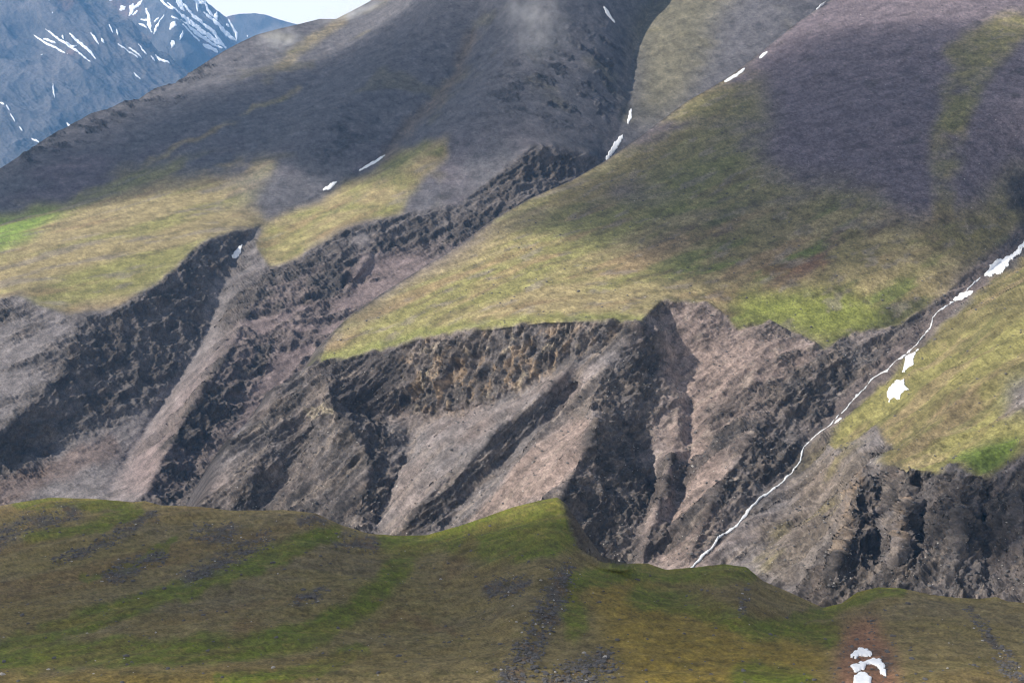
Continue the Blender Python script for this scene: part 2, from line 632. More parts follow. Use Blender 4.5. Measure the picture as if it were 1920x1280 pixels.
        for k_, (go, drop) in enumerate(skirt):
            nv = base.copy()
            nz = fbm(base, 30.0, 3, 0.5, 5)
            nv[:, :2] += out * go
            nv[:, 2] -= drop * (1 + 0.15 * nz)
            start = len(V)
            V = np.concatenate([V, nv])
            sn = np.tile(np.array([[0, 0.6, 0.8]]), (len(rim), 1))
            N = np.concatenate([N, sn])
            Cc = np.concatenate([Cc, Cc[rim]])
            Z = np.concatenate([Z, Z[rim]])
            cur = start + np.arange(len(rim))
            a, b = be[:, 0], be[:, 1]
            sq = np.stack([prev[pos[b]], prev[pos[a]], cur[pos[a]], cur[pos[b]]], -1)
            q = np.concatenate([q, sq])
            fz = np.concatenate([fz, bf])
            prev = cur
        root = bpy.data.objects.new(name, None)
        COL.objects.link(root)
        root.location = (float(V[rim[0]][0]), float(V[rim[0]][1]), float(V[:, 2].min()))
        tag(root, label, None, None, "structure")
        loc = np.array(root.location)
        tl = {"grass_slope": 0, "scree_slope": 1, "rock_face": 2}
        for pn in parts:
            f = q[fz == tl[pn]] if len(parts) > 1 else q
            if len(f) < 20:
                continue
            used = np.unique(f)
            mp = np.zeros(len(V), np.int32)
            mp[used] = np.arange(len(used))
            o = mesh_obj(pn, V[used], mp[f], mat, None, N[used], {"ground_colour": Cc[used], "ground_zone": Z[used]})
            o.parent = root
            o.location = -loc
        return root

# ------------------------------------------------------------------ colours of the ground (albedo)
GRASS_Y = (0.235, 0.192, 0.098)
GRASS_G = (0.160, 0.165, 0.050)
GRASS_O = (0.125, 0.108, 0.048)
MOSS = (0.070, 0.072, 0.030)
RUST = (0.150, 0.085, 0.050)
SCREE_V = (0.118, 0.096, 0.108)
SCREE_P = (0.215, 0.165, 0.145)
SCREE_G = (0.150, 0.135, 0.135)
ROCK_D = (0.064, 0.056, 0.053)
ROCK_B = (0.140, 0.112, 0.095)
ROCK_O = (0.265, 0.190, 0.125)
STRATA_C = (114.0, 60.0, 92.0)         # the way the beds run in the gorge wall

def n01(P, size, octv=4, seed=0, lo=-0.5, hi=0.5):
    return np.clip((fbm(P, size, octv, 0.55, seed) - lo) / (hi - lo), 0, 1)

# ------------------------------------------------------------------ central mountain with the stream gully and the gorge wall
STREAM = [(2530,40,1400),(2200,250,1165),(1990,400,1030),(1920,450,985),(1870,500,950),(1810,550,915),(1750,600,885),(1735,635,872),(1700,660,860),(1640,710,838),(1580,775,810),(1510,832,785),(1498,860,770),(1490,890,758),(1400,960,732),(1340,1030,708),(1300,1065,695),(1270,1100,680)]
RIM_C = [(600,672,925),(612,640,945),(660,590,980),(720,550,1018),(790,505,1058),(870,455,1100),(930,410,1138),(1000,370,1175),(1080,335,1205),(1140,300,1235),(1200,258,1260),(1290,190,1310),(1360,150,1350),(1420,105,1390),(1500,40,1440),(1560,0,1480),(1650,-70,1550),(1700,-110,1590)]
LOW_C = [(600,672,925),(578,690,918),(560,695,915),(545,712,910),(520,725,905),(508,745,900),(480,780,890),(462,795,885),(440,815,880),(432,838,874),(420,860,868),(412,890,860),(400,910,855),(380,950,842),(355,1000,828)]
GORGE = [(2070,1160,560),(1950,1150,572),(1750,1150,588),(1550,1160,618),(1400,1130,655),(1270,1100,680),(1050,1080,705),(800,1060,740),(600,1040,780),(400,1030,825),(330,1020,840)]
EDGE_C = [(600,672,925),(640,672,920),(680,662,917),(740,648,911),(790,632,902),(830,628,893),(870,618,884),(910,615,876),(960,608,868),(1020,601,858),(1080,600,850),(1200,603,845),(1245,562,885)]
EDGE_P = [(1245,562,885),(1330,570,893),(1370,585,891),(1480,620,878),(1560,650,866),(1620,630,878),(1690,610,892),(1750,585,900)]
CLIFF_B = [(610,745,880),(660,768,893),(700,778,899),(760,778,897),(850,774,876),(900,767,862),(960,739,853),(1030,704,843),(1100,652,845),(1180,614,844)]
EDGE_R = [(1545,825,768),(1590,850,738),(1640,865,694),(1720,880,656),(1790,880,646),(1850,893,637),(1890,865,646),(1960,850,640),(2070,840,635)]
M_HARD = [
    STREAM, RIM_C, LOW_C, EDGE_C, EDGE_P, CLIFF_B, EDGE_R,
    [(1240,565,890),(1262,640,868),(1295,765,828),(1292,850,792),(1255,980,738),(1238,1070,702)],                 # gully under the notch
    [(1225,620,852),(1262,715,836),(1276,790,814),(1252,880,766),(1228,960,736),(1200,1070,700)],                 # rib beside it
    [(1196,800,803),(1222,880,782),(1228,920,765),(1195,1000,728),(1165,1075,705)],                # dark gully
    [(1195,612,842),(1135,690,820),(1104,760,792),(1122,788,774),(1092,850,748),(1052,925,722),(1015,1000,700)],  # main ridge
    [(1085,668,838),(1040,705,829),(980,770,815),(930,800,806),(860,880,792),(820,905,786),(760,985,771)],
    [(1085,722,831),(1030,782,820),(1000,800,813),(940,868,800),(900,895,792),(830,990,772)],
    [(760,778,897),(772,840,868),(742,900,842),(708,990,803)],                                                   # scree chute
    [(612,700,905),(622,760,872),(690,850,842),(685,920,820),(660,1000,794)],                                                  # dark buttress
    [(590,800,888),(540,880,868),(490,970,840)],
    [(560,715,908),(520,800,880),(465,900,850),(420,990,823)],
    [(1575,655,862),(1500,722,828),(1430,782,797),(1370,880,754),(1320,980,720),(1290,1050,698)],                 # slabs between gully and stream
    [(1640,640,872),(1600,700,846),(1560,770,822)],
    [(1618,876,697),(1600,950,660),(1575,1030,633),(1560,1100,621)],                                             # ribs of the right wall
    [(1655,890,692),(1652,970,664),(1640,1060,632)],
    [(1700,930,650),(1690,990,626),(1680,1050,609)],
    [(1722,900,668),(1728,980,646),(1712,1060,617)],
    [(1800,900,642),(1800,990,618),(1790,1090,596)],
    [(1850,920,648),(1840,1020,622),(1860,1110,594)],
    [(1900,900,638),(1910,1000,606),(1930,1100,582)],
]
M_SOFT = [
    GORGE,
    [(1000,480,1015),(1150,490,985),(1300,510,945),(1450,520,925),(1600,525,915),(1720,510,925),(1800,510,932)],
    [(1200,370,1110),(1350,380,1055),(1500,390,1020),(1650,390,990),(1780,380,985),(1880,390,1000)],
    [(1300,250,1215),(1450,240,1165),(1600,230,1120),(1750,220,1085),(1950,220,1060),(2070,220,1050)],
    [(1460,120,1340),(1550,100,1285),(1700,90,1230),(1850,80,1190),(2070,80,1160)],
    [(1720,-100,1520),(1800,-100,1440),(1900,-100,1400),(2070,-100,1370)],
    [(1690,715,790),(1800,720,745),(1920,700,715),(2070,690,700)],
    [(1800,620,840),(1860,590,825),(1950,560,825),(2070,540,820)],
    [(1930,500,920),(1990,470,905),(2070,430,900)],
    [(1560,930,722),(1500,1000,692),(1450,1070,665)],
]
M = Sheet((330, -110, 1990, 1200), 2.0, M_HARD, M_SOFT, reach=(None, 2515))
P0 = M.P.copy()
X, Y = M.U, M.V
terrace = [(600,674)] + [p[:2] for p in EDGE_C[1:]] + [(1330,568),(1385,610),(1440,600),(1480,615),(1545,655),(1600,620),(1680,612),(1760,560),(1840,500),(1920,420),(2520,300),(2520,-110),(1700,-110)] + [p[:2] for p in RIM_C[::-1]]
# scree everywhere first
q = n01(P0, 60, 5, 3)
M.paint(np.ones_like(X), SCREE_G, 0, 0, 0.7)
wall = 1 - M.zone(terrace, 2, 0, 40, 2)
pinkish = M.zone([(1240,560),(1400,580),(1560,650),(1480,760),(1400,820),(1320,1080),(1180,1080),(1250,900)], 25, 20, 90, 5)
M.paint(pinkish, SCREE_P)
M.paint(wall * n01(P0, 45, 4, 9, -0.2, 0.6) * 0.6, SCREE_P)
# beds of rock in the gorge wall
Ps = stretch(P0, STRATA_C, 7)
bed = fbm(Ps, 16, 5, 0.6, 21)
bedw = sstep(-0.12, 0.22, bed)
dark_faces = [
    [(600,672),(740,650),(830,628),(1000,607),(1200,605),(1180,640),(1060,690),(960,737),(900,767),(760,778),(640,765),(560,720)],
    [(560,700),(640,765),(760,778),(780,850),(740,920),(700,1010),(440,1000),(430,900),(480,790)],
    [(1105,775),(1150,700),(1230,600),(1250,740),(1200,780),(1230,900),(1190,1060),(1000,1060),(1050,930),(1090,850)],
    [(1560,650),(1640,630),(1760,570),(1700,665),(1600,760),(1540,790),(1430,850),(1330,860),(1320,790),(1450,720)],
    [(1600,870),(1720,880),(1850,893),(1960,850),(2520,840),(2520,1200),(1430,1200),(1520,1050),(1580,960)],
    [(800,900),(1040,720),(1080,740),(900,900),(830,1000),(700,1040)],
]
rockz = np.zeros_like(X)
for i, pl in enumerate(dark_faces):
    rockz = np.maximum(rockz, M.zone(pl, 8, 14, 50, 30 + i))
slab = M.zone([(1430,850),(1560,760),(1500,880),(1400,960),(1300,1070),(1280,1000)], 12, 12, 50, 40)
rk = np.clip(wall * np.maximum(rockz * (0.62 + 0.6 * bedw), bedw * 0.8 + slab * 0.5), 0, 1)
rk = rk * (1 - 0.75 * M.zone([(1250,560),(1400,590),(1480,640),(1420,700),(1330,760),(1290,760)], 16, 10, 60, 44))
chute = M.zone([(730,775),(900,768),(1000,720),(1090,670),(980,790),(820,920),(720,1010),(700,980),(750,880),(730,820)], 8, 10, 40, 46)
kflank = M.zone([(1105,780),(1095,850),(1050,925),(960,960),(860,1000),(900,950),(1000,840),(1080,780)], 6, 8, 40, 47)
rk = rk * (1 - 0.7 * chute) * (1 - 0.85 * kflank)
M.paint(kflank, SCREE_P)
M.paint(rk, ROCK_D, 0, 1, 0.4)
M.paint(rk * n01(stretch(P0, STRATA_C, 5), 9, 4, 51, 0.1, 0.5) * 0.6, ROCK_B)
M.paint(M.zone([(600,674),(740,652),(765,700),(760,775),(700,775),(640,760),(590,720)], 8, 12, 40, 66) * 0.8, (0.048, 0.042, 0.042), 0, 1)  # shade of the recessed left cliff put into the rock colour
face = M.zone([(760,640),(960,610),(1200,606),(1100,650),(1030,700),(960,738),(860,775),(720,770),(760,720)], 8, 10, 40, 52)
M.paint(face * sstep(0.08, 0.35, fbm(stretch(P0, (0.1, 0.1, 1), 1.6), 9, 4, 0.6, 55)) * 0.7, ROCK_O, None, 1)
M.paint(face * sstep(0.2, 0.5, fbm(stretch(P0, (0.1, 0.1, 1), 2.0), 8, 3, 0.6, 57)) * 0.55, (0.36, 0.30, 0.22), None, 1)
M.paint(M.zone([(568,770),(600,760),(626,766),(610,778),(580,783)], 2, 9, 16, 58) * n01(P0, 4, 3, 59, -0.4, 0.2), (0.36, 0.31, 0.23), None, 1)
striae = fbm(stretch(P0, STRATA_C, 10), 5, 4, 0.6, 65)
M.paint(wall * sstep(0.18, 0.42, striae) * 0.55, (0.205, 0.170, 0.145))
M.paint(wall * sstep(0.15, 0.4, -striae) * 0.45, (0.055, 0.048, 0.046))
rribs = np.maximum(M.band([(1612,885),(1590,960),(1572,1030)], 13, 4, 6, 30, 60), M.band([(1696,935),(1690,1010)], 7, 3, 4, 30, 61))
M.paint(rribs * n01(P0, 4, 3, 62, -0.3, 0.5) * 0.7, (0.23, 0.165, 0.11), None, 1)
brown_flank = M.zone([(1520,840),(1640,840),(1600,880),(1560,1000),(1480,1090),(1400,1060),(1480,950)], 14, 12, 60, 63)
M.paint(brown_flank * 0.6, (0.135, 0.110, 0.085), 0, 0.45)
M.paint(brown_flank * sstep(0.05, 0.35, fbm(stretch(P0, STRATA_C, 4), 18, 4, 0.6, 64)) * 0.7, GRASS_O, 0.3)
# grass, from the terrace up into the scree
upper = M.zone(terrace, 2.5, 5, 22, 70)
M.paint(upper, SCREE_V, 0, 0, 0.9)
lower_green = M.zone([(590,690),(1250,620),(1390,620),(1560,665),(1700,620),(1800,530),(1960,420),(1990,330),(1900,330),(1830,400),(1720,430),(1640,360),(1500,345),(1390,310),(1400,250),(1440,160),(1380,130),(1330,160),(1200,255),(1000,365),(600,640)], 22, 40, 130, 71)
strip = M.zone([(1755,430),(1745,300),(1768,180),(1772,90),(1900,20),(1950,40),(1860,130),(1815,220),(1795,320),(1785,430)], 8, 14, 40, 72)
gr = upper * np.maximum(lower_green, strip * n01(P0, 30, 4, 73, -0.9, -0.1))
patch = n01(P0, 70, 5, 74, -0.55, 0.05)
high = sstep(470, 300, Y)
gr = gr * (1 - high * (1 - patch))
M.paint(gr, GRASS_Y, 1, 0, 0.25)
drift = stretch(P0, (-0.8, -0.5, -0.35), 4)
greener = sstep(0.0, 0.4, fbm(drift, 60, 5, 0.55, 75))
M.paint(gr * greener * 0.65, GRASS_G)
right_t = sstep(1150, 1350, X) * sstep(340, 420, Y)
M.paint(gr * right_t * n01(P0, 55, 5, 76, -0.3, 0.35) * 0.9, GRASS_O)
M.paint(gr * right_t * sstep(0.08, 0.34, fbm(drift, 40, 5, 0.6, 77)) * 0.95, (0.056, 0.060, 0.026))
M.paint(gr * right_t * sstep(0.12, 0.36, fbm(drift, 30, 5, 0.6, 92)) * 0.85, (0.112, 0.080, 0.056))
M.paint(gr * right_t * sstep(0.15, 0.4, fbm(drift, 34, 5, 0.6, 93)) * 0.7, (0.095, 0.130, 0.030))
M.paint(gr * sstep(0.12, 0.4, fbm(drift, 34, 5, 0.55, 78)) * 0.7, (0.215, 0.150, 0.085))
M.paint(gr * sstep(0.2, 0.42, fbm(drift, 14, 5, 0.6, 94)) * 0.6, (0.110, 0.088, 0.048))
M.paint(gr * M.zone([(1370,560),(1600,545),(1660,600),(1560,650),(1480,612),(1390,600)], 14, 16, 60, 79), (0.165, 0.180, 0.045))
M.paint(gr * M.band([(1480,500),(1440,510),(1540,490)], 14, 10, 14, 30, 80) * 0.7, RUST)
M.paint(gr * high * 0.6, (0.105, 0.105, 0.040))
M.paint(gr * sstep(0.2, 0.42, fbm(stretch(P0, (-0.8, -0.5, -0.35), 2), 14, 5, 0.6, 81)) * 0.6, (0.165, 0.140, 0.115), 0.5, 0, 0.8)
lip = M.band([p[:2] for p in EDGE_C[:-1]], 14, 8, 6, 30, 82) * upper
M.paint(lip * 0.55, (0.150, 0.175, 0.040), 1)
# bare stream bed, then the grass beyond the stream
bed_s = M.zone([(1770,560),(1830,500),(1930,400),(2000,380),(1960,440),(1880,500),(1820,560),(1760,620),(1690,700),(1610,770),(1560,800),(1540,780),(1640,690),(1690,630)], 6, 8, 40, 84)
M.paint(bed_s * 0.9, (0.105, 0.085, 0.080), 0, 0.5)
right_g = M.zone([(1545,828),(1600,775),(1680,690),(1740,640),(1800,580),(1880,510),(1960,450),(2520,420),(2520,830),(1960,846),(1890,862),(1850,890),(1790,878),(1720,878),(1640,862),(1680,835),(1640,800),(1580,830)], 4, 12, 40, 85)
M.paint(right_g, GRASS_O, 1, 0, 0.3)
M.paint(right_g * sstep(-0.15, 0.3, fbm(drift, 55, 5, 0.55, 86)), (0.180, 0.165, 0.062))
M.paint(right_g * sstep(0.15, 0.45, fbm(drift, 40, 5, 0.55, 87)) * 0.8, (0.165, 0.118, 0.070))
M.paint(right_g * sstep(0.1, 0.35, fbm(drift, 16, 5, 0.6, 95)) * 0.6, (0.205, 0.155, 0.090))
M.paint(right_g * sstep(0.15, 0.4, fbm(drift, 22, 5, 0.6, 96)) * 0.6, (0.095, 0.095, 0.036))
M.paint(right_g * M.zone([(1780,860),(1920,820),(1890,865),(1850,890)], 6, 8, 30, 88), (0.100, 0.135, 0.028))
M.paint(M.zone([(1880,780),(1890,720),(1960,690),(2520,690),(2520,800),(1960,790)], 12, 14, 40, 89) * 0.9, SCREE_G, 0, 0.3)
M.paint(M.zone([(1905,320),(1885,350),(1890,390),(1930,400),(2520,380),(2520,300)], 8, 12, 40, 90), ROCK_D, 0, 1)
outc = upper * (1 - gr) * sstep(0.45, 0.6, fbm(P0, 26, 4, 0.6, 91))
M.paint(outc * 0.5, ROCK_D, None, 0.7)
M.rock *= 1 - M.grass
# relief
h = 0.9 * broad(P0, 70, 3, 0.5, 100) + 0.22 * fbmx(P0, 7, 3, 0.6, 101)
h = h + (1 - wall) * (0.5 * fbmx(drift, 22, 3, 0.55, 102, False, wall < 0.99) + 0.25 * fbmx(stretch(P0, (1, -1, 0), 3), 5, 2, 0.6, 103, False, wall < 0.99))
rough = np.clip(M.rock + 0.25 * wall, 0, 1)
onwall = rough > 0.02
h = h + wall * 5.5 * (fbmx(stretch(P0, STRATA_C, 5), 34, 2, 0.5, 110, True, wall > 0.01) - 0.5)
rid = fbmx(Ps, 15, 5, 0.64, 104, True, onwall)
fine = fbmx(stretch(P0, STRATA_C, 8), 5.0, 3, 0.6, 111, True, onwall)
iso = fbmx(P0, 20, 5, 0.63, 105, True, onwall)
vz = np.clip(face + M.zone(dark_faces[4], 14, 10, 50, 107), 0, 1)
vert = fbmx(stretch(P0, (0.15, 0.1, 1), 3.0), 14, 5, 0.62, 106, True, onwall & (vz > 0.01))
h = h + rough * ((1 - vz) * (5.5 * (rid - 0.45) + 3.6 * (iso - 0.45) + 2.6 * (fine - 0.45)) + vz * (9.5 * (vert - 0.45) + 5.0 * (iso - 0.45) + 2.0 * (fine - 0.45)))
h = h + wall * (1 - rough) * 1.2 * fbmx(stretch(P0, STRATA_C, 5), 6, 3, 0.6, 108, False, wall > 0.01)
h = h * (1 - 0.8 * np.exp(-(np.minimum(polydist(X, Y, RIM_C)[0], polydist(X, Y, STREAM)[0]) / 8.0) ** 2))
M.mottle(P0, ((9.0, 0.25), (2.6, 0.40)))
M.displace(h)

# ------------------------------------------------------------------ mountain on the left with two gullies
GULLY_T = [(920,-110,1800),(905,-40,1760),(890,60,1690),(860,130,1635),(780,222,1560),(720,295,1490),(640,355,1432),(560,392,1390),(490,425,1345),(445,472,1290),(418,540,1232),(392,620,1178),(370,660,1148),(300,770,1086),(240,860,1025),(195,930,960),(150,1010,895)]
GULLY_W = [(1260,-110,1840),(1225,0,1750),(1187,100,1640),(1180,200,1540),(1140,290,1440),(1090,350,1385),(1000,425,1325),(870,515,1255),(760,585,1195),(680,645,1145),(600,725,1085),(520,805,1032),(440,885,980),(380,970,925),(340,1030,880)]
SKY_L = [(-130,380,1500),(0,316,1560),(60,278,1600),(100,250,1630),(130,236,1660),(170,213,1690),(210,201,1715),(235,188,1730),(260,186,1745),(290,165,1765),(330,156,1790),(370,128,1820),(420,96,1850),(450,80,1870),(480,66,1890),(520,55,1910),(560,46,1940),(600,36,1965),(630,36,1980),(690,5,2040),(760,-40,2090),(850,-110,2160)]
SKY_L = ext(SKY_L)
VALE_B = [(-130,470,1380),(0,418,1420),(130,378,1465),(260,322,1520),(400,242,1600),(560,178,1690),(620,132,1750),(700,60,1830),(760,0,1890),(830,-110,1990)]
LIP_2 = [(490,425,1345),(440,432,1308),(385,450,1272),(350,480,1235),(300,530,1185),(240,565,1150),(190,588,1130),(130,590,1122),(60,570,1130),(35,556,1142),(0,562,1140),(-130,575,1130)]
LIP_1 = [(1110,292,1415),(1040,275,1395),(1000,272,1385),(930,330,1360),(860,382,1335),(760,402,1315),(650,428,1285),(610,452,1268),(540,492,1250),(505,505,1245),(480,460,1285)]
L_HARD = [
    GULLY_T, GULLY_W, SKY_L, LIP_2, LIP_1, VALE_B,
    [(150,592,1120),(130,680,1072),(60,760,1030),(-40,840,985)],
    [(515,505,1240),(480,560,1190),(430,650,1105),(360,760,1032),(310,850,982),(268,930,935),(230,1010,880)],
    [(620,560,1205),(540,640,1130),(440,740,1065),(370,860,1000),(330,960,935)],
    [(700,470,1268),(640,560,1205),(580,660,1128),(500,760,1065),(420,880,985)],
]
L_SOFT = [
    [(1040,-20,1610),(1000,90,1540),(900,190,1475),(800,270,1420),(740,320,1392),(640,388,1342),(560,440,1305)],
    [(1120,100,1560),(1080,180,1500),(1040,240,1430)],
    [(850,-60,1790),(780,70,1705),(700,150,1620),(600,230,1535),(480,330,1440),(400,390,1385)],
    [(-130,480,1290),(0,470,1270),(150,460,1270),(280,450,1275)],
    [(-130,840,1010),(0,850,1015),(100,835,1030),(200,805,1050),(280,750,1085)],
    [(-130,1010,930),(0,1000,930),(90,990,925)],
    [(1700,-100,1720),(1600,0,1640),(1450,140,1560),(1300,260,1480)],
    [(1330,-110,1790),(1300,0,1700),(1270,100,1600)],
    [(640,540,1230),(760,470,1285),(880,430,1310),(1000,370,1345)],
]
Lm = Sheet((-60, -110, 1720, 1020), 2.0, L_HARD, L_SOFT, reach=(-615, None))
P0 = Lm.P.copy()
X, Y = Lm.U, Lm.V
Lm.paint(np.ones_like(X), (0.098, 0.093, 0.101), 0, 0, 0.5)
Lm.paint(n01(P0, 120, 4, 50, -0.2, 0.4) * sstep(200, 330, Y) * 0.8, SCREE_V)
lowwall = Lm.zone([p[:2] for p in LIP_2] + [(-620,1100),(700,1100),(1140,300)] + [p[:2] for p in LIP_1], 3, 5, 26, 2)
Lm.paint(lowwall, SCREE_G)
Lm.paint(Lm.zone([(500,520),(700,470),(900,430),(700,620),(520,760),(400,900),(300,930),(200,930),(300,780),(420,640)], 18, 20, 80, 3), (0.185, 0.145, 0.140))
Psl = stretch(P0, (120, 70, 85), 6)
bedL = sstep(-0.1, 0.2, fbm(Psl, 18, 5, 0.6, 4))
dz = np.zeros_like(X)
for i, pl in enumerate([
    [(485,425),(385,450),(350,480),(240,565),(190,590),(140,600),(110,700),(0,790),(-620,830),(-620,930),(60,900),(190,830),(290,750),(370,650),(400,540),(440,470)],
    [(505,500),(610,450),(660,425),(680,480),(640,560),(560,570),(480,590),(400,640),(430,560)],
    [(860,385),(1000,275),(1100,295),(1130,300),(1050,360),(900,440),(800,480),(700,480),(680,430),(760,400)],
    [(420,640),(520,650),(460,760),(430,820),(470,800),(380,960),(280,950),(300,840),(360,740)],
    [(-620,560),(0,562),(36,556),(0,610),(-620,680)],
]):
    dz = np.maximum(dz, Lm.zone(pl, 7, 12, 45, 10 + i))
rkL = np.clip(lowwall * np.maximum(dz * (0.65 + 0.6 * bedL), bedL * 0.6), 0, 1)
rkL *= 1 - 0.8 * Lm.zone([(100,830),(240,780),(300,760),(390,620),(400,560),(420,560),(395,650),(300,790),(190,960),(80,960)], 8, 10, 40, 20)
Lm.paint(rkL, ROCK_D, 0, 1, 0.3)
Lm.paint(rkL * n01(Psl, 9, 4, 21, 0.05, 0.5) * 0.5, ROCK_B)
Lm.paint(Lm.band([(-60,960),(60,900),(200,840)], 22, 14, 14, 50, 22) * 0.6, (0.11, 0.075, 0.062))
# grass benches
upz = 1 - lowwall
g2 = Lm.zone([p[:2] for p in LIP_2] + [(-620,420),(0,400),(130,380),(260,315),(330,300),(430,290),(520,300),(470,390),(500,415)], 8, 20, 70, 30) * upz
g1 = Lm.zone([p[:2] for p in LIP_1[5:]] + [(490,425),(560,390),(640,350),(720,300),(790,270),(850,255),(830,300),(780,340),(760,400)], 6, 14, 50, 31) * upz
g3 = np.maximum(Lm.band([(150,370),(260,322),(400,242),(560,165)], 5, 5, 12, 50, 32) * 0.7 * n01(P0, 40, 4, 49, -0.4, 0.3), Lm.band([(530,120),(560,90),(640,40)], 10, 8, 10, 40, 33) * 0.5)
g2 = g2 * (1 - sstep(370, 300, Y) * (1 - n01(P0, 60, 5, 34, -0.3, 0.2)))
Lm.paint(g2 * (1 - 0.75 * Lm.zone([(420,330),(560,280),(620,330),(500,400),(440,390)], 20, 20, 60, 35)), GRASS_Y, 1, 0, 0.2)
Lm.paint(np.maximum(g1, g3 * upz), GRASS_Y, 1, 0, 0.2)
gL = Lm.grass.copy()
driftL = stretch(P0, (-0.8, -0.5, -0.35), 4)
Lm.paint(gL * sstep(0.0, 0.4, fbm(driftL, 70, 5, 0.55, 36)) * 0.7, GRASS_G)
Lm.paint(gL * Lm.zone([(-620,420),(0,405),(90,390),(130,390),(60,440),(0,470),(-620,490)], 10, 14, 50, 37), (0.145, 0.205, 0.040))
Lm.paint(gL * sstep(0.12, 0.4, fbm(driftL, 40, 5, 0.55, 38)) * 0.65, (0.205, 0.145, 0.080))
Lm.paint(gL * sstep(0.2, 0.42, fbm(driftL, 16, 5, 0.6, 51)) * 0.55, (0.115, 0.095, 0.050))
Lm.paint(gL * sstep(0.22, 0.42, fbm(driftL, 20, 5, 0.6, 39)) * 0.6, (0.160, 0.138, 0.115), 0.5)
Lm.paint(gL * g1 * n01(P0, 40, 4, 40, -0.1, 0.5) * 0.7, GRASS_G)
Lm.paint(upz * (1 - gL) * sstep(0.28, 0.55, fbm(P0, 90, 4, 0.5, 41)) * 0.35, GRASS_O, 0.2)
Lm.paint(Lm.band([(1240,0),(1180,110),(1140,280)], 8, 6, 6, 30, 42) * 0.5, SCREE_G)
Lm.paint(Lm.band([(885,70),(850,150),(780,225),(730,290)], 12, 10, 12, 40, 43) * 0.5, (0.145, 0.110, 0.075))
Lm.paint(Lm.zone([(1190,60),(1290,-110),(1420,-110),(1270,200),(1190,240)], 20, 20, 60, 44) * 0.55, (0.14, 0.125, 0.06), 0.3)
cr = upz * (1 - gL) * np.clip(Lm.zone([(900,170),(1000,80),(1100,60),(1180,60),(1160,200),(1100,240),(1000,230)], 20, 20, 60, 45) + Lm.band([(60,285),(150,250),(240,200),(330,165),(430,100)], 22, 10, 12, 40, 46) + Lm.band([(690,250),(620,280),(660,220)], 25, 15, 20, 60, 48) * 0.6, 0, 1)
cr = cr * sstep(0.0, 0.18, fbm(stretch(P0, (1, -0.6, 0.1), 2.5), 18, 5, 0.6, 47))
Lm.paint(cr * 0.9, (0.050, 0.048, 0.052), None, 1.0)
Lm.rock *= 1 - Lm.grass
vis = inpoly(X, Y, [(-620,-110),(1700,-110),(1400,180),(1000,440),(640,740),(500,1020),(-620,1020)])
h = 1.2 * broad(P0, 90, 3, 0.5, 60) + 0.25 * fbmx(P0, 8, 3, 0.6, 61, False, vis) + upz * 0.5 * fbmx(driftL, 25, 3, 0.55, 62, False, vis & (upz > 0.01))
roughL = np.clip(Lm.rock + 0.15 * lowwall, 0, 1)
h = h + roughL * (7.5 * (fbmx(Psl, 18, 5, 0.63, 63, True, vis & (roughL > 0.02)) - 0.45) + 7.0 * (fbmx(P0, 22, 5, 0.63, 64, True, vis & (roughL > 0.02)) - 0.45))
h = h * (1 - 0.3 * np.exp(-(polydist(X, Y, SKY_L)[0] / 5.0) ** 2))
Lm.mottle(P0, ((11.0, 0.22), (3.4, 0.30)))
Lm.displace(h)

# ------------------------------------------------------------------ far mountains
FAR = 2.3
def far_sheet(box, hard, soft, seed, tone, relief, step=2.0):
    far = lambda ls: [[(a, b, c * FAR) for a, b, c in l] for l in ls]
    S = Sheet(box, step, far(hard), far(soft), 5.0, reach=(-615 if box[0] < 0 else None, None))
    P = S.P / FAR
    S.paint(np.ones_like(S.U), tone, 0, 0, 0.0)
    dn = stretch(P, (0.5, -0.5, -0.7), 4)
    S.paint(n01(dn, 160, 5, seed, -0.1, 0.4) * 0.6, (0.125, 0.108, 0.10))
    S.paint(sstep(0.05, 0.3, fbm(P, 120, 6, 0.6, seed + 1)) * 0.8, (0.045, 0.044, 0.046), 0, 0.9)
    S.paint(sstep(0.25, 0.5, fbm(P, 180, 4, 0.5, seed + 2)) * 0.6, (0.15, 0.085, 0.055))
    S.displace(FAR * relief * (fbm(dn, 150, 5, 0.55, seed + 3, True) - 0.4) + FAR * relief * 0.7 * (fbm(P, 110, 6, 0.58, seed + 4, True) - 0.4) * (0.4 + S.rock))
    return S

RIDGE_A = [(110,-110,3700),(205,2,3500),(235,35,3450),(275,68,3400),(300,95,3370),(340,126,3330),(400,168,3270),(450,200,3220)]
FA = far_sheet((-60, -110, 460, 420), [RIDGE_A, [(0,-110,3560),(90,0,3420),(180,100,3280),(260,200,3100),(300,300,2950)], [(-130,150,3200),(0,200,3080),(100,250,2960),(160,300,2880)]],
               [[(-130,-110,3750),(-130,0,3560)], [(-130,400,2720),(60,400,2750),(260,400,2800),(450,400,2850)], [(60,60,3460),(0,100,3360),(-60,120,3300)], [(120,150,3180),(100,200,3060)]], 70, (0.085, 0.078, 0.078), 30)
SKY_B = [(190,-110,4500),(330,-60,4400),(370,-14,4350),(390,6,4330),(405,18,4300),(423,30,4280),(432,52,4260),(440,75,4240),(452,110,4200)]
FB = far_sheet((150, -110, 470, 240), [SKY_B, [(330,-60,4400),(322,10,4200),(330,60,4050),(350,110,3950)], [(260,-60,4450),(262,20,4300),(275,60,4200)]],
               [[(150,-110,4600),(200,60,4350),(260,130,4150),(330,200,3950),(460,235,3900)]], 80, (0.085, 0.082, 0.085), 26, 1.6)
SKY_F = [(395,60,5400),(415,36,5300),(430,30,5250),(450,27,5200),(480,26,5180),(500,29,5160),(520,36,5140),(545,43,5120),(580,52,5100),(640,70,5060)]
FC = far_sheet((390, 10, 650, 160), [SKY_F], [[(390,150,5000),(650,150,5000)]], 90, (0.07, 0.07, 0.075), 12, 1.6)

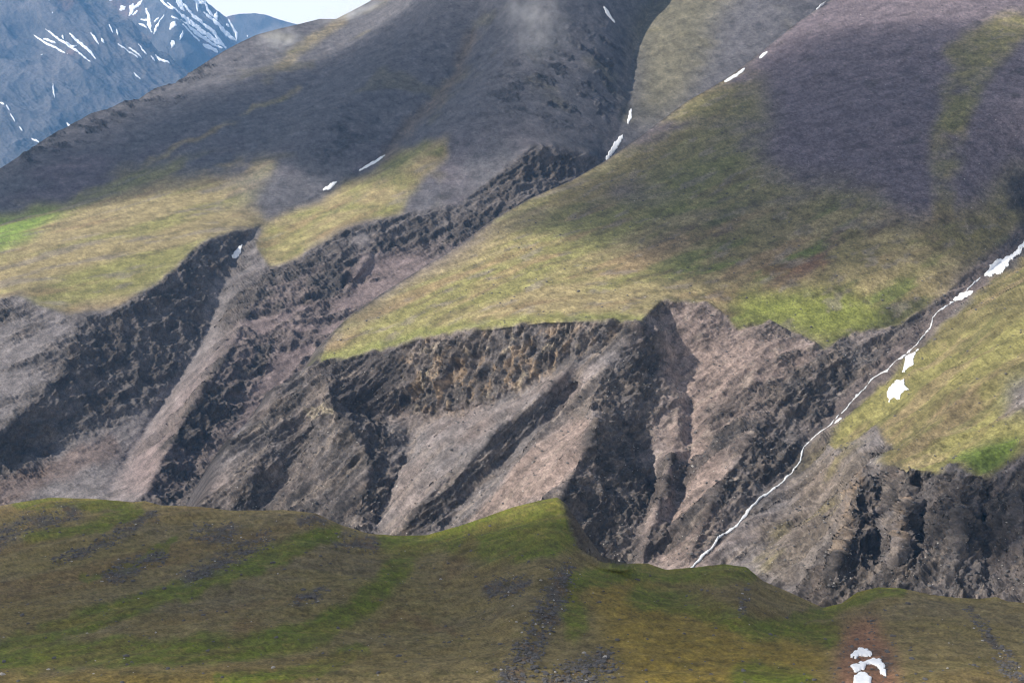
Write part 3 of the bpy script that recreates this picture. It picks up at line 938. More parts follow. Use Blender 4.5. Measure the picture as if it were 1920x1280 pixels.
# ------------------------------------------------------------------ grassy hill in the foreground
CREST_F = [(-130,960,450),(0,948,445),(45,940,442),(90,932,440),(180,935,432),(190,936,431),(250,940,425),(270,938,424),(300,946,420),(380,950,415),(430,957,410),(530,956,404),(590,962,400),(640,985,398),(690,1000,400),(740,1004,402),(800,1002,400),(860,986,398),(900,972,398),(960,951,400),(1010,938,402),(1045,932,404),(1060,945,402),(1078,972,402),(1105,1010,404),(1130,1045,402),(1180,1056,385),(1215,1056,372),(1250,1067,362),(1300,1063,358),(1360,1057,356),(1400,1063,354),(1430,1088,352),(1480,1110,346),(1545,1140,338),(1580,1132,334),(1610,1110,334),(1650,1100,336),(1690,1102,334),(1750,1115,328),(1800,1120,324),(1840,1122,322),(1870,1119,322),(1890,1127,318),(1920,1130,316),(2070,1135,312)]
CREST_F = ext(CREST_F)
F_HARD = [CREST_F, [(1045,932,404),(1066,958,384),(1074,1000,358),(1095,1035,342),(1130,1058,334),(1180,1066,330)]]
F_SOFT = [
    [(-130,1310,212),(960,1310,204),(2070,1310,200)],
    [(-130,1150,292),(150,1150,288),(300,1140,290),(420,1130,291)],
    [(740,1010,394),(720,1060,342),(650,1130,298),(520,1200,262),(300,1250,240)],
    [(1040,965,368),(1040,1020,332),(1000,1100,296),(960,1200,250)],
    [(1545,1145,332),(1555,1190,286),(1600,1250,238),(1620,1300,210)],
    [(1340,1075,338),(1340,1110,303),(1400,1160,272)],
    [(1240,1080,346),(1200,1130,300),(1180,1200,256)],
    [(1690,1120,318),(1750,1180,272),(1800,1250,232)],
    [(300,980,392),(350,1030,355),(300,1080,325)],
    [(520,985,385),(560,1020,352)],
    [(100,970,404),(60,1040,355)],
]
Fg = Sheet((-60, 915, 1990, 1310), 2.0, F_HARD, F_SOFT, 9.0, reach=(-615, 2515))
P0 = Fg.P.copy()
X, Y = Fg.U, Fg.V
Fg.paint(np.ones_like(X), (0.138, 0.120, 0.074), 0.9, 0, 0.3)
dF = stretch(P0, (0.75, 0.65, -0.1), 4)
bn = fbm(P0, 30, 5, 0.55, 3)
Fg.paint(sstep(-0.1, 0.35, bn) * 0.6, (0.140, 0.124, 0.058))
Fg.paint(sstep(0.05, 0.4, fbm(P0, 45, 5, 0.55, 4)) * 0.6, (0.125, 0.108, 0.082), 0.7, 0, 0.6)
greens = np.zeros_like(X)
for i, (pts, w) in enumerate([
    ([(-620,1260),(0,1225),(100,1185),(200,1150),(330,1105),(420,1080),(520,1040),(620,1000)], 20),
    ([(0,1235),(150,1225),(300,1225),(450,1215),(600,1180),(700,1120),(750,1060),(770,1010)], 24),
    ([(740,1010),(900,985),(1040,945)], 34), ([(1040,945),(1050,1000),(960,1020),(860,1010)], 34),
    ([(40,945),(150,940),(260,955),(190,985),(60,1010)], 13), ([(330,1010),(250,1060),(160,1080)], 7),
    ([(420,1280),(560,1260),(680,1220)], 14), ([(1080,1180),(1060,1100),(1150,1070),(1300,1075),(1400,1070)], 20),
    ([(1200,1120),(1300,1130),(1420,1180),(1560,1190)], 22), ([(1400,1270),(1500,1290)], 34), ([(1500,1160),(1560,1150),(1620,1115),(1680,1108)], 16),
]):
    greens = np.maximum(greens, Fg.band(pts, w, w * 0.4, 14, 45, 20 + i))
meadow = Fg.zone([(1070,1080),(1200,1060),(1260,1130),(1440,1190),(1560,1200),(1540,1290),(1480,1310),(1180,1310),(1130,1180)], 22, 18, 70, 40)
Fg.paint(meadow, (0.165, 0.132, 0.036), 1, 0, 0.0)
Fg.paint(Fg.zone([(-620,1270),(300,1262),(500,1250),(600,1270),(500,1310),(-620,1310)], 12, 14, 60, 41), (0.135, 0.110, 0.040), 1)
Fg.paint(greens * (0.75 + 0.25 * n01(P0, 12, 4, 42)), (0.078, 0.112, 0.014), 1, 0, 0.05)
Fg.paint(greens * n01(P0, 16, 4, 43, 0.0, 0.5) * 0.5, (0.135, 0.130, 0.030))
Fg.paint(sstep(0.2, 0.5, fbm(dF, 26, 5, 0.58, 44)) * 0.6 * (1 - 0.7 * greens), (0.122, 0.088, 0.050), None, None)
stony = np.zeros_like(X)
for i, (pts, w) in enumerate([([(0,1010),(60,980),(140,960)], 16), ([(110,1050),(190,1020),(290,965)], 10), ([(380,1000),(430,1000)], 18), ([(360,1080),(440,1040),(500,1010)], 16), ([(200,1080),(300,1040)], 12),
                              ([(1060,1080),(1030,1140),(1000,1200),(960,1280)], 22), ([(920,1105),(980,1090)], 14), ([(600,1110),(560,1130)], 10), ([(1130,1245),(1080,1270),(1030,1290)], 24),
                              ([(570,975),(600,980)], 10), ([(1820,1140),(1850,1190),(1890,1240)], 8), ([(1880,1255),(1960,1290)], 14), ([(1400,1110),(1390,1140)], 8), ([(640,1015),(700,1020)], 12)]):
    stony = np.maximum(stony, Fg.band(pts, w, w * 0.7, 10, 30, 60 + i))
Fg.paint(stony * sstep(-0.25, 0.2, fbm(P0, 7, 5, 0.65, 80)) * 0.85, (0.070, 0.062, 0.060), 0.0, 0.35, 1.0)
Fg.paint(stony * sstep(0.1, 0.4, fbm(P0, 5, 4, 0.6, 81)) * 0.7, (0.125, 0.085, 0.055), 0.4)
brown = Fg.band([(880,1020),(850,1060)], 16, 12, 10, 30, 82) + Fg.band([(860,1185),(750,1150),(720,1170)], 8, 8, 10, 30, 83) + Fg.band([(480,1175),(450,1180)], 14, 10, 10, 30, 84)
Fg.paint(brown * 0.6, (0.115, 0.080, 0.048))
mud = Fg.zone([(1590,1165),(1640,1160),(1665,1190),(1680,1250),(1690,1310),(1560,1310),(1570,1240),(1580,1200)], 12, 12, 40, 85)
Fg.paint(mud, (0.185, 0.098, 0.058), 0.0, 0, 0.6)
Fg.paint(mud * sstep(0.1, 0.4, fbm(P0, 8, 4, 0.6, 86)) * 0.6, (0.075, 0.055, 0.045))
tuft = fbm(P0, 3.0, 5, 0.6, 120)
Fg.paint(Fg.grass * sstep(0.1, 0.4, tuft) * 0.45, (0.150, 0.125, 0.060))
Fg.paint(Fg.grass * sstep(0.1, 0.4, -tuft) * 0.45, (0.062, 0.066, 0.026))
Fg.paint(Fg.grass * sstep(0.12, 0.4, fbm(dF, 14, 5, 0.6, 121)) * 0.5, (0.128, 0.104, 0.050))
flank = Fg.zone([(1045,932),(1062,958),(1074,1000),(1095,1035),(1135,1056),(1190,1060),(1130,1030),(1080,960)], 3, 3, 20, 87)
Fg.paint(flank, (0.075, 0.062, 0.050), 0, 0.6)
mound = Fg.zone([(1330,1085),(1420,1085),(1490,1120),(1420,1165),(1330,1140),(1260,1120)], 16, 12, 50, 88)
Fg.paint(mound * 0.7, (0.105, 0.088, 0.052))
h = 0.9 * fbmx(P0, 30, 3, 0.5, 90) + 0.22 * fbmx(P0, 5, 3, 0.55, 91) + 0.35 * fbmx(dF, 10, 2, 0.5, 92)
h = h + 0.10 * fbmx(P0, 1.2, 2, 0.6, 93) + stony * 0.45 * (fbmx(P0, 1.6, 3, 0.6, 94, True, stony > 0.01) - 0.4) + flank * 2.0 * (fbmx(P0, 6, 4, 0.6, 95, True, flank > 0.01) - 0.5)
h = h - 0.5 * greens * (1 - sstep(0, 25, np.abs(Y - 2000)))
h = h * (1 - 0.75 * np.exp(-(polydist(X, Y, CREST_F)[0] / 6.0) ** 2))
Fg.colour = Fg.colour * (1 + Fg.grass[..., None] * np.array([0.13, 0.01, -0.32]))
Fg.mottle(P0, ((3.0, 0.25), (0.9, 0.40)))
Fg.displace(h)

MAT_MID = ground_material("mountain_ground", 1.3, 14.0, 0.8)
MAT_NEAR = ground_material("hill_ground", 0.45, 5.0, 0.22)
MAT_FAR = ground_material("far_mountain_ground", 14.0, 160.0, 8.0)

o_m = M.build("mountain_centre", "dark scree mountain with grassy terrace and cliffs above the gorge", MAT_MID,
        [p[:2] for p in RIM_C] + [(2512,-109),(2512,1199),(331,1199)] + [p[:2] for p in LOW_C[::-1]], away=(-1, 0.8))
o_l = Lm.build("mountain_left", "grey scree mountain with grass benches left of the central gully", MAT_MID,
        [p[:2] for p in SKY_L] + [(1690,-109),(1690,0),(1500,160),(1300,320),(1100,480),(900,640),(760,800),(600,1019),(-612,1019)], away=(-0.6, 1))
o_f = Fg.build("hill_foreground", "shaded green and brown tundra hill along the bottom", MAT_NEAR, [p[:2] for p in CREST_F] + [(2512,1309),(-612,1309)],
        skirt=((2, 0.6), (8, 6), (25, 30), (60, 110)))
FA.build("far_mountain_left", "hazy blue mountainside with thin snow streaks at top left", MAT_FAR, [p[:2] for p in RIDGE_A] + [(459,419),(-612,419),(-612,-109)], ((60, 15), (400, 280), (1000, 1100)), ("scree_slope", "rock_face"))
FB.build("far_snowy_peak", "hazy blue peak striped with snow at top left", MAT_FAR, [p[:2] for p in SKY_B] + [(469,239),(151,239),(151,-109)], ((60, 15), (400, 280), (1000, 1100)), ("scree_slope", "rock_face"))
FC.build("far_ridge", "pale blue rounded ridge below the white sky", MAT_FAR, [p[:2] for p in SKY_F] + [(649,159),(391,159)], ((60, 15), (400, 280), (1000, 1100)), ("scree_slope", "rock_face"))

# ground under and beyond everything
g = np.array([(-40000,-3000,-420),(40000,-3000,-420),(40000,50000,-420),(-40000,50000,-420)], float)
o = mesh_obj("ground", g, [(0,1,2,3)], plain_material("valley_ground", (0.11, 0.11, 0.06), 0.95, 0.3, 0.02))
tag(o, "valley ground far below the mountains", None, None, "structure")

# ------------------------------------------------------------------ snow patches and the stream
MAT_SNOW = plain_material("old_snow", (0.80, 0.82, 0.85), 0.75, 0.06, 0.6, 0.06)
MAT_SNOW_FAR = plain_material("far_snow", (0.80, 0.83, 0.88), 0.75, 0.06, 0.05)
MAT_WATER = plain_material("white_water", (0.62, 0.64, 0.67), 0.35, 0.22, 1.2, 0.15)

def lay(name, S, inside, box, mat, lift, rim, res=0.8):
    """a sheet that lies on the terrain where inside(u, v) > 0 (value = distance in pixels from its rim)"""
    x0, y0, x1, y1 = box
    U, V = np.meshgrid(np.arange(x0, x1 + res, res), np.arange(y0, y1 + res, res))
    d = inside(U, V)
    k = d > 0
    keep = (k[:-1, :-1] & k[1:, :-1] & k[1:, 1:] & k[:-1, 1:])
    if keep.sum() < 2:
        return None
    Pp, Nn = S.at(U, V)
    up = Nn * 0.5 + np.array([0, 0, 0.5])
    e = np.clip(d / rim, 0, 1)
    Pp = Pp + up * (lift * (0.25 + 0.75 * np.sqrt(e)))[..., None]
    ed = np.zeros(U.shape)
    for dy in (0, 1):
        for dx in (0, 1):
            ed[dy:U.shape[0] - 1 + dy, dx:U.shape[1] - 1 + dx] += keep
    idx = np.arange(U.size).reshape(U.shape)
    q = np.stack([idx[:-1, :-1], idx[1:, :-1], idx[1:, 1:], idx[:-1, 1:]], -1)[keep]
    low = (ed > 0) & (ed < 4)
    Vv = Pp.reshape(-1, 3)
    e4 = np.concatenate([q[:, [0, 1]], q[:, [1, 2]], q[:, [2, 3]], q[:, [3, 0]]])
    key = np.sort(e4, 1).astype(np.int64)
    key = key[:, 0] * (len(Vv) + 1) + key[:, 1]
    _, first, cn = np.unique(key, return_index=True, return_counts=True)
    be = e4[first[cn == 1]]
    sink = Vv - up.reshape(-1, 3) * lift * 1.6
    n0 = len(Vv)
    Vv = np.concatenate([Vv, sink])
    q = np.concatenate([q, np.stack([be[:, 1], be[:, 0], be[:, 0] + n0, be[:, 1] + n0], -1)])
    used = np.unique(q)
    mp = np.zeros(len(Vv), int)
    mp[used] = np.arange(len(used))
    V2 = Vv[used]
    c = V2.mean(0)
    c[2] = V2[:, 2].min()
    o = mesh_obj(name, V2 - c, mp[q], mat)
    o.location = c
    return o

def rag(U, V, amp, size, seed):
    z = np.zeros_like(U)
    return amp * fbm(np.stack([U, V, z + seed * 3.7], -1), size, 3, 0.6, seed)

def strip_patch(S, pts, w, mat, lift, seed, label, group=None, taper=0.5, name="snow_patch"):
    pts = [(float(a), float(b)) for a, b in pts]
    if len(pts) == 1:
        pts = pts + [(pts[0][0] + 1, pts[0][1] + 0.5)]
    xs, ys = [p[0] for p in pts], [p[1] for p in pts]
    def f(U, V):
        d, t = polydist(U, V, pts)
        ww = w / 2 * (1 - taper * np.abs(2 * t - 1) ** 2)
        return ww + rag(U, V, w * 0.32, 7, seed) - d
    o = lay(name, S, f, (min(xs) - w, min(ys) - w, max(xs) + w, max(ys) + w), mat, lift, max(1.0, w * 0.3), 0.7)
    if o:
        tag(o, label, "snow patch", group)
    return o

def poly_patch(S, poly, mat, lift, seed, label, group=None, amp=3.5):
    xs, ys = [p[0] for p in poly], [p[1] for p in poly]
    closed = list(poly) + [poly[0]]
    def f(U, V):
        d, _ = polydist(U, V, closed)
        return np.where(inpoly(U, V, poly), d, -d) + rag(U, V, amp, 9, seed)
    o = lay("snow_patch", S, f, (min(xs) - 4, min(ys) - 4, max(xs) + 4, max(ys) + 4), mat, lift, 3.0, 0.8)
    if o:
        tag(o, label, "snow patch", group)
    return o

GS = "snow patches left in the gullies"
k = 0
for S, pts, w, lab in [
    (Lm, [(1133,13),(1140,25),(1152,42)], 6.5, "narrow snow patch slanting down the rocks at top centre"),
    (Lm, [(1183,206),(1181,218),(1178,231)], 8, "small oval snow patch in the gully below the top centre peak"),
    (Lm, [(1167,255),(1155,272),(1138,299)], 11, "long white snow tongue where the central gully meets the grassy spur"),
    (Lm, [(722,291),(700,305),(675,319)], 5, "thin curved snow strip at the edge of the green left spur"),
    (Lm, [(631,342),(620,350),(606,357)], 9, "short snow patch just left of the thin curved snow strip"),
    (Lm, [(454,461),(446,470),(436,483)], 10, "lone snow patch at the head of the dark left ravine"),
    (M, [(1396,129),(1380,141),(1360,153)], 6, "lower snow sliver on the skyline rim of the right slope"),
    (M, [(1438,98),(1430,104),(1424,109)], 5, "middle snow sliver on the skyline rim of the right slope"),
    (M, [(1546,4),(1532,17)], 4.5, "topmost snow sliver on the skyline rim of the right slope"),
    (M, [(1722,658),(1712,670),(1693,692)], 10, "slim snow strip beside the stream above the roundish patch"),
    (M, [(1578,786),(1566,797)], 6, "tiny snow scrap at the lower end of the stream gully"),
]:
    strip_patch(S, pts, w, MAT_SNOW, 0.7, k + 5, lab, GS)
    k += 1
poly_patch(M, [(1930,432),(1918,452),(1900,478),(1875,487),(1856,496),(1843,520),(1860,517),(1880,510),(1897,490),(1922,470),(1940,455)], MAT_SNOW, 0.9, 31, "largest snow patch high in the stream gully at the right edge", GS)
poly_patch(M, [(1826,544),(1812,547),(1800,550),(1779,567),(1800,562),(1822,554)], MAT_SNOW, 0.7, 32, "flat snow patch the stream emerges from, below the largest patch", GS)
poly_patch(M, [(1680,710),(1688,714),(1694,709),(1693,719),(1699,724),(1687,733),(1683,741),(1674,742),(1664,751),(1665,738),(1668,724),(1674,719)], MAT_SNOW, 0.9, 33, "roundish snow patch on the grass right of the stream", GS)
GF = "snow patches in the muddy hollow"
poly_patch(Fg, [(1593,1226),(1608,1216),(1625,1213),(1630,1221),(1640,1231),(1620,1231),(1604,1235),(1595,1231)], MAT_SNOW, 0.35, 34, "upper of three snow patches in the rusty hollow at bottom right", GF)
poly_patch(Fg, [(1593,1244),(1612,1241),(1640,1236),(1653,1240),(1660,1253),(1662,1266),(1651,1264),(1644,1250),(1626,1247),(1620,1258),(1602,1261),(1594,1252)], MAT_SNOW, 0.35, 35, "hooked middle snow patch in the rusty hollow at bottom right", GF)
poly_patch(Fg, [(1599,1265),(1620,1261),(1635,1268),(1633,1280),(1625,1290),(1600,1286)], MAT_SNOW, 0.35, 36, "lowest snow patch in the rusty hollow cut by the bottom edge", GF)
ORD = 'first second third fourth fifth sixth seventh eighth ninth tenth eleventh twelfth thirteenth fourteenth fifteenth sixteenth seventeenth eighteenth nineteenth twentieth twenty-first twenty-second twenty-third twenty-fourth twenty-fifth twenty-sixth twenty-seventh twenty-eighth twenty-ninth thirtieth thirty-first thirty-second thirty-third'.split()
def left_to_right(items):
    return sorted(items, key=lambda it: sum(p[0] for p in it[0]) / len(it[0]))
far_a = [([(62,65),(95,88),(130,111)],3),([(89,58),(115,82),(140,100),(170,122)],3.6),([(132,65),(150,82),(180,113)],5),([(80,72),(95,80),(108,87)],3),([(170,70),(185,89)],3.2),([(189,80),(195,88)],4),
         ([(221,86),(260,112)],2.5),([(239,90),(265,111)],2.2),([(259,91),(274,107)],2.2),([(280,110),(291,118)],2),([(291,112),(316,130)],3.2),([(204,52),(212,65)],2.6),([(218,58),(221,70)],3),([(99,157),(100,170),(102,181)],2.6),
         ([(0,193),(9,200)],2.4),([(13,203),(19,210)],2.2),([(21,217),(28,228)],2.2),([(35,236),(41,243)],2),([(57,256),(73,267)],2.6),([(124,225),(140,236)],2.8),([(251,136),(264,148)],1.8),([(80,107)],5),([(100,26)],4.5),([(92,1)],5),([(128,88),(140,94),(147,88)],3.2),([(119,70),(122,79)],3.4)]
for i, (pts, w) in enumerate(left_to_right(far_a)):
    strip_patch(FA, pts, w * 1.2, MAT_SNOW_FAR, 7.0, 40 + i, ORD[i] + " thin snow streak from the left on the hazy blue mountainside", "snow streaks on the far left mountainside", 0.6)
far_b = [([(339,41),(369,60),(397,81),(416,94)],4),([(341,51),(376,75)],3),([(316,7),(339,28),(361,45),(380,60),(423,90)],5),([(344,9),(361,28),(374,41),(399,62),(421,88)],5),([(384,8),(388,20),(406,40)],4),([(406,25),(405,40)],5.5),
         ([(382,28),(406,47),(421,62),(442,80)],5.5),([(429,38),(442,62),(445,78)],3.6),([(305,6),(324,20)],3.6),([(277,20),(282,41),(288,62)],5.5),([(312,34),(301,52),(292,66)],3.4),([(266,39),(281,41)],3),([(266,49),(281,57)],3.4),
         ([(250,8),(248,20),(245,32)],5),([(268,0),(249,20)],5),([(228,21),(238,17)],5.5),([(324,34),(333,41)],3),([(327,48),(323,60)],7),([(331,79),(329,92)],4),([(340,64),(338,76)],3.2),([(365,10),(370,25)],3.5),([(382,83),(408,97)],5),
         ([(352,-4),(366,2),(382,8)],9),([(330,-6),(344,18)],7),([(205,2),(216,0)],6),([(300,38),(294,46)],4),([(258,22),(250,29)],4),([(357,40),(371,54)],3.4),([(395,70),(412,86)],4),([(424,48),(428,52)],4),([(331,113)],3.5),([(333,126)],3)]
for i, (pts, w) in enumerate(left_to_right(far_b)):
    strip_patch(FB, pts, w * 1.3, MAT_SNOW_FAR, 7.0, 90 + i, ORD[i] + " snow streak from the left on the far snowy peak", "snow streaks on the far peak", 0.5)
strip_patch(FC, [(464,69)], 4, MAT_SNOW_FAR, 7.0, 150, "single snow fleck on the farthest pale blue ridge", None)

# the stream: white water from snow to gorge
S_PTS = [(1838,520),(1822,535),(1800,560),(1776,572),(1758,582),(1748,596),(1746,612),(1734,628),(1722,645),(1700,664),(1675,680),(1664,696),(1634,712),(1622,728),(1600,745),(1585,765),(1572,780),(1560,796),(1545,808),(1524,824),(1508,836),(1502,848),(1500,864),(1490,876),(1470,900),(1450,915),(1424,935),(1408,952),(1396,968),(1382,986),(1362,998),(1346,1008),(1336,1026),(1318,1042),(1300,1062),(1288,1076)]
def stream_in(U, V):
    z = np.zeros_like(U)
    wob = np.stack([U, V, z], -1)
    d, t = polydist(U + 2.2 * fbm(wob, 14, 3, 0.6, 3), V + 2.2 * fbm(wob, 14, 3, 0.6, 8), S_PTS)
    w = 1.3 + 1.2 * sstep(0.55, 0.8, t)
    return w + rag(U, V, 1.2, 9, 12) - d
o = lay("stream", M, stream_in, (1280, 510, 1845, 1085), MAT_WATER, 0.45, 1.5, 0.9)
tag(o, "white stream tumbling down the gully into the gorge", None, None, "structure")

# ------------------------------------------------------------------ boulders and loose stones
MAT_ROCK = plain_material("boulder_stone", (0.085, 0.080, 0.080), 0.9, 0.35, 1.5, 0.10)
MAT_PALE = plain_material("pale_boulder_stone", (0.36, 0.34, 0.32), 0.9, 0.25, 1.5, 0.08)
import bmesh
def rock_mesh(seed, subdiv=2):
    rn = random.Random(seed)
    bm = bmesh.new()
    bmesh.ops.create_icosphere(bm, subdivisions=subdiv, radius=1.0)
    planes = []
    for _ in range(9):
        v = Vector((rn.gauss(0, 1), rn.gauss(0, 1), rn.gauss(0, 1))).normalized()
        planes.append((v, rn.uniform(0.5, 0.8)))
    for v in bm.verts:
        for n_, d_ in planes:
            dd = v.co.dot(n_) - d_
            if dd > 0:
                v.co -= n_ * dd
        v.co.z *= 0.75
        v.co *= 1 + rn.uniform(-0.05, 0.05)
    me = bpy.data.meshes.new("boulder")
    bm.to_mesh(me)
    bm.free()
    return me
ROCKS = [rock_mesh(s) for s in range(6)]
ROCKS_P = [m_.copy() for m_ in ROCKS[:3]]
for m_ in ROCKS:
    m_.materials.append(MAT_ROCK)
for m_ in ROCKS_P:
    m_.materials.append(MAT_PALE)
boulders = [
    (Fg, 72, 972, 7, 0, "dark boulder among the stones at the left end of the foreground crest"),
    (Fg, 112, 999, 6, 0, "dark boulder below the crest at far left of the foreground hill"),
    (Fg, 42, 1152, 10, 0, "lone dark boulder on the brown slope at the left edge"),
    (Fg, 512, 1055, 11, 0, "dark boulder on the upper edge of the green drainage strip"),
    (Fg, 360, 1120, 6, 0, "small dark boulder inside the green drainage strip"),
    (Fg, 262, 1041, 7, 0, "dark boulder between two green strips on the left hill"),
    (Fg, 424, 1148, 8, 0, "dark boulder in the middle of the oval brown patch"),
    (Fg, 304, 1161, 6, 0, "small dark boulder left of centre on the oval brown patch"),
    (Fg, 292, 1191, 5, 1, "pale stone at the lower edge of the oval brown patch"),
    (Fg, 827, 1086, 7, 1, "pale boulder on green turf below the saddle"),
    (Fg, 867, 1196, 8, 0, "lone dark boulder on the brown turf at bottom centre"),
    (Fg, 512, 1253, 9, 1, "pale flat boulder near the bottom edge left of centre"),
    (Fg, 5, 1261, 11, 1, "pale boulder cut by the left edge near the bottom"),
    (Fg, 655, 1222, 6, 0, "dark boulder right of the flat pale boulder near the bottom"),
    (Fg, 577, 972, 10, 0, "dark outcrop boulder on the crest left of the saddle"),
    (Fg, 1195, 1088, 9, 0, "left of two dark boulders on the mossy shoulder below the gorge"),
    (Fg, 1219, 1081, 8, 0, "right of two dark boulders on the mossy shoulder below the gorge"),
    (Fg, 1135, 1232, 12, 1, "pale boulder on top of the dark stone pile at bottom centre"),
    (Fg, 1095, 1220, 10, 1, "pale brown boulder left of the dark stone pile at bottom centre"),
    (Fg, 1130, 1250, 13, 0, "largest dark boulder of the stone pile at bottom centre"),
    (Fg, 1106, 1246, 10, 0, "dark boulder at the left side of the stone pile at bottom centre"),
    (Fg, 1702, 1132, 11, 0, "dark boulder on the mound right of the muddy hollow"),
    (Fg, 1287, 1114, 6, 0, "dark boulder on the front of the rounded knoll"),
    (Fg, 1014, 1090, 6, 1, "pale stone on the turf left of the stony gutter"),
    (Fg, 1177, 1190, 5, 0, "small dark boulder alone on the olive meadow"),
    (M, 1085, 546, 7, 0, "dark boulder on the sunlit terrace above the cliff"),
    (M, 1521, 613, 7, 0, "dark boulder on the bright green bench right of the pink scree"),
    (M, 1756, 641, 7, 0, "dark boulder on the slope just right of the stream"),
    (M, 1298, 874, 7, 1, "pale block lying in the grey scree chute"),
    (M, 748, 915, 6, 1, "pale block on the scree chute under the dark cliff"),
    (M, 1112, 896, 5, 1, "white stone on the dark rock face below the ridge"),
]
for i, (S, u, v, wpx, pale, lab) in enumerate(boulders):
    Pp, Nn = S.at(np.array([u]), np.array([v]))
    o = bpy.data.objects.new("boulder", (ROCKS_P[i % 3] if pale else ROCKS[i % 6]))
    COL.objects.link(o)
    d = float(np.linalg.norm(Pp[0]))
    r = wpx / 2 / F * d
    o.location = Pp[0] + np.array([0, 0, r * 0.15])
    rn = random.Random(i)
    o.scale = (r * rn.uniform(1.0, 1.25), r * rn.uniform(0.8, 1.0), r * rn.uniform(0.75, 1.0))
    o.rotation_euler = (rn.uniform(-0.3, 0.3), rn.uniform(-0.3, 0.3), rn.uniform(0, 6.28))
    tag(o, lab, "boulder", "boulders on the slopes")

def scatter(name, label, S, weight, n, rmin, rmax, mat, seed):
    rs = np.random.RandomState(seed)
    w = weight.ravel() / weight.sum()
    pick = rs.choice(w.size, n, p=w)
    u = S.U.ravel()[pick] + rs.uniform(-1, 1, n) * S.step
    v = S.V.ravel()[pick] + rs.uniform(-1, 1, n) * S.step
    Pp, Nn = S.at(u, v)
    t = (1 + 5 ** 0.5) / 2
    base = np.array([(-1,t,0),(1,t,0),(-1,-t,0),(1,-t,0),(0,-1,t),(0,1,t),(0,-1,-t),(0,1,-t),(t,0,-1),(t,0,1),(-t,0,-1),(-t,0,1)], float)
    base /= np.linalg.norm(base[0])
    tri = np.array([(0,11,5),(0,5,1),(0,1,7),(0,7,10),(0,10,11),(1,5,9),(5,11,4),(11,10,2),(10,7,6),(7,1,8),(3,9,4),(3,4,2),(3,2,6),(3,6,8),(3,8,9),(4,9,5),(2,4,11),(6,2,10),(8,6,7),(9,8,1)])
    r = rmin * (rmax / rmin) ** (rs.uniform(0, 1, n) ** 2.2)
    B = base[None] * rs.uniform(0.65, 1.15, (n, 12, 1)) * r[:, None, None]
    B[..., 2] *= rs.uniform(0.45, 0.8, (n, 1))
    B[..., 0] *= rs.uniform(0.9, 1.5, (n, 1))
    a = rs.uniform(0, 6.28, n)
    ca, sa = np.cos(a)[:, None], np.sin(a)[:, None]
    B = np.stack([B[..., 0] * ca - B[..., 1] * sa, B[..., 0] * sa + B[..., 1] * ca, B[..., 2]], -1)
    Vv = (B + Pp[:, None] + np.array([0, 0, 0.15]) * r[:, None, None]).reshape(-1, 3)
    Fc = (tri[None] + (np.arange(n) * 12)[:, None, None]).reshape(-1, 3)
    o = mesh_obj(name, Vv, Fc, mat, smooth=False)
    tag(o, label, None, None, "stuff")
    return o

inside_f = inpoly(Fg.U, Fg.V, [(p[0], p[1] + 6) for p in CREST_F] + [(2512,1309),(-612,1309)])
scatter("stones", "dark loose stones scattered over the foreground hill", Fg, inside_f * (stony * 6 + 0.08 + 0.3 * Fg.stones ** 2 + mud), 5000, 0.14, 0.6, MAT_ROCK, 3)
scatter("stones", "small pale stones scattered over the foreground hill", Fg, inside_f * (stony * 3 + 0.08), 350, 0.10, 0.34, MAT_PALE, 4)
in_m = inpoly(M.U, M.V, [(p[0] + 8, p[1] + 8) for p in RIM_C] + [(2512,-109),(2512,1150),(360,1050),(420,920),(520,740),(610,690)])
scatter("stones", "dark loose blocks strewn over the central mountain", M, in_m * (0.3 + M.rock + 0.5 * (1 - M.grass)), 9000, 0.3, 1.1, MAT_ROCK, 5)
scatter("stones", "pale loose blocks strewn over the central mountain", M, in_m * (0.02 + (1 - M.grass)), 1500, 0.25, 0.6, MAT_PALE, 6)

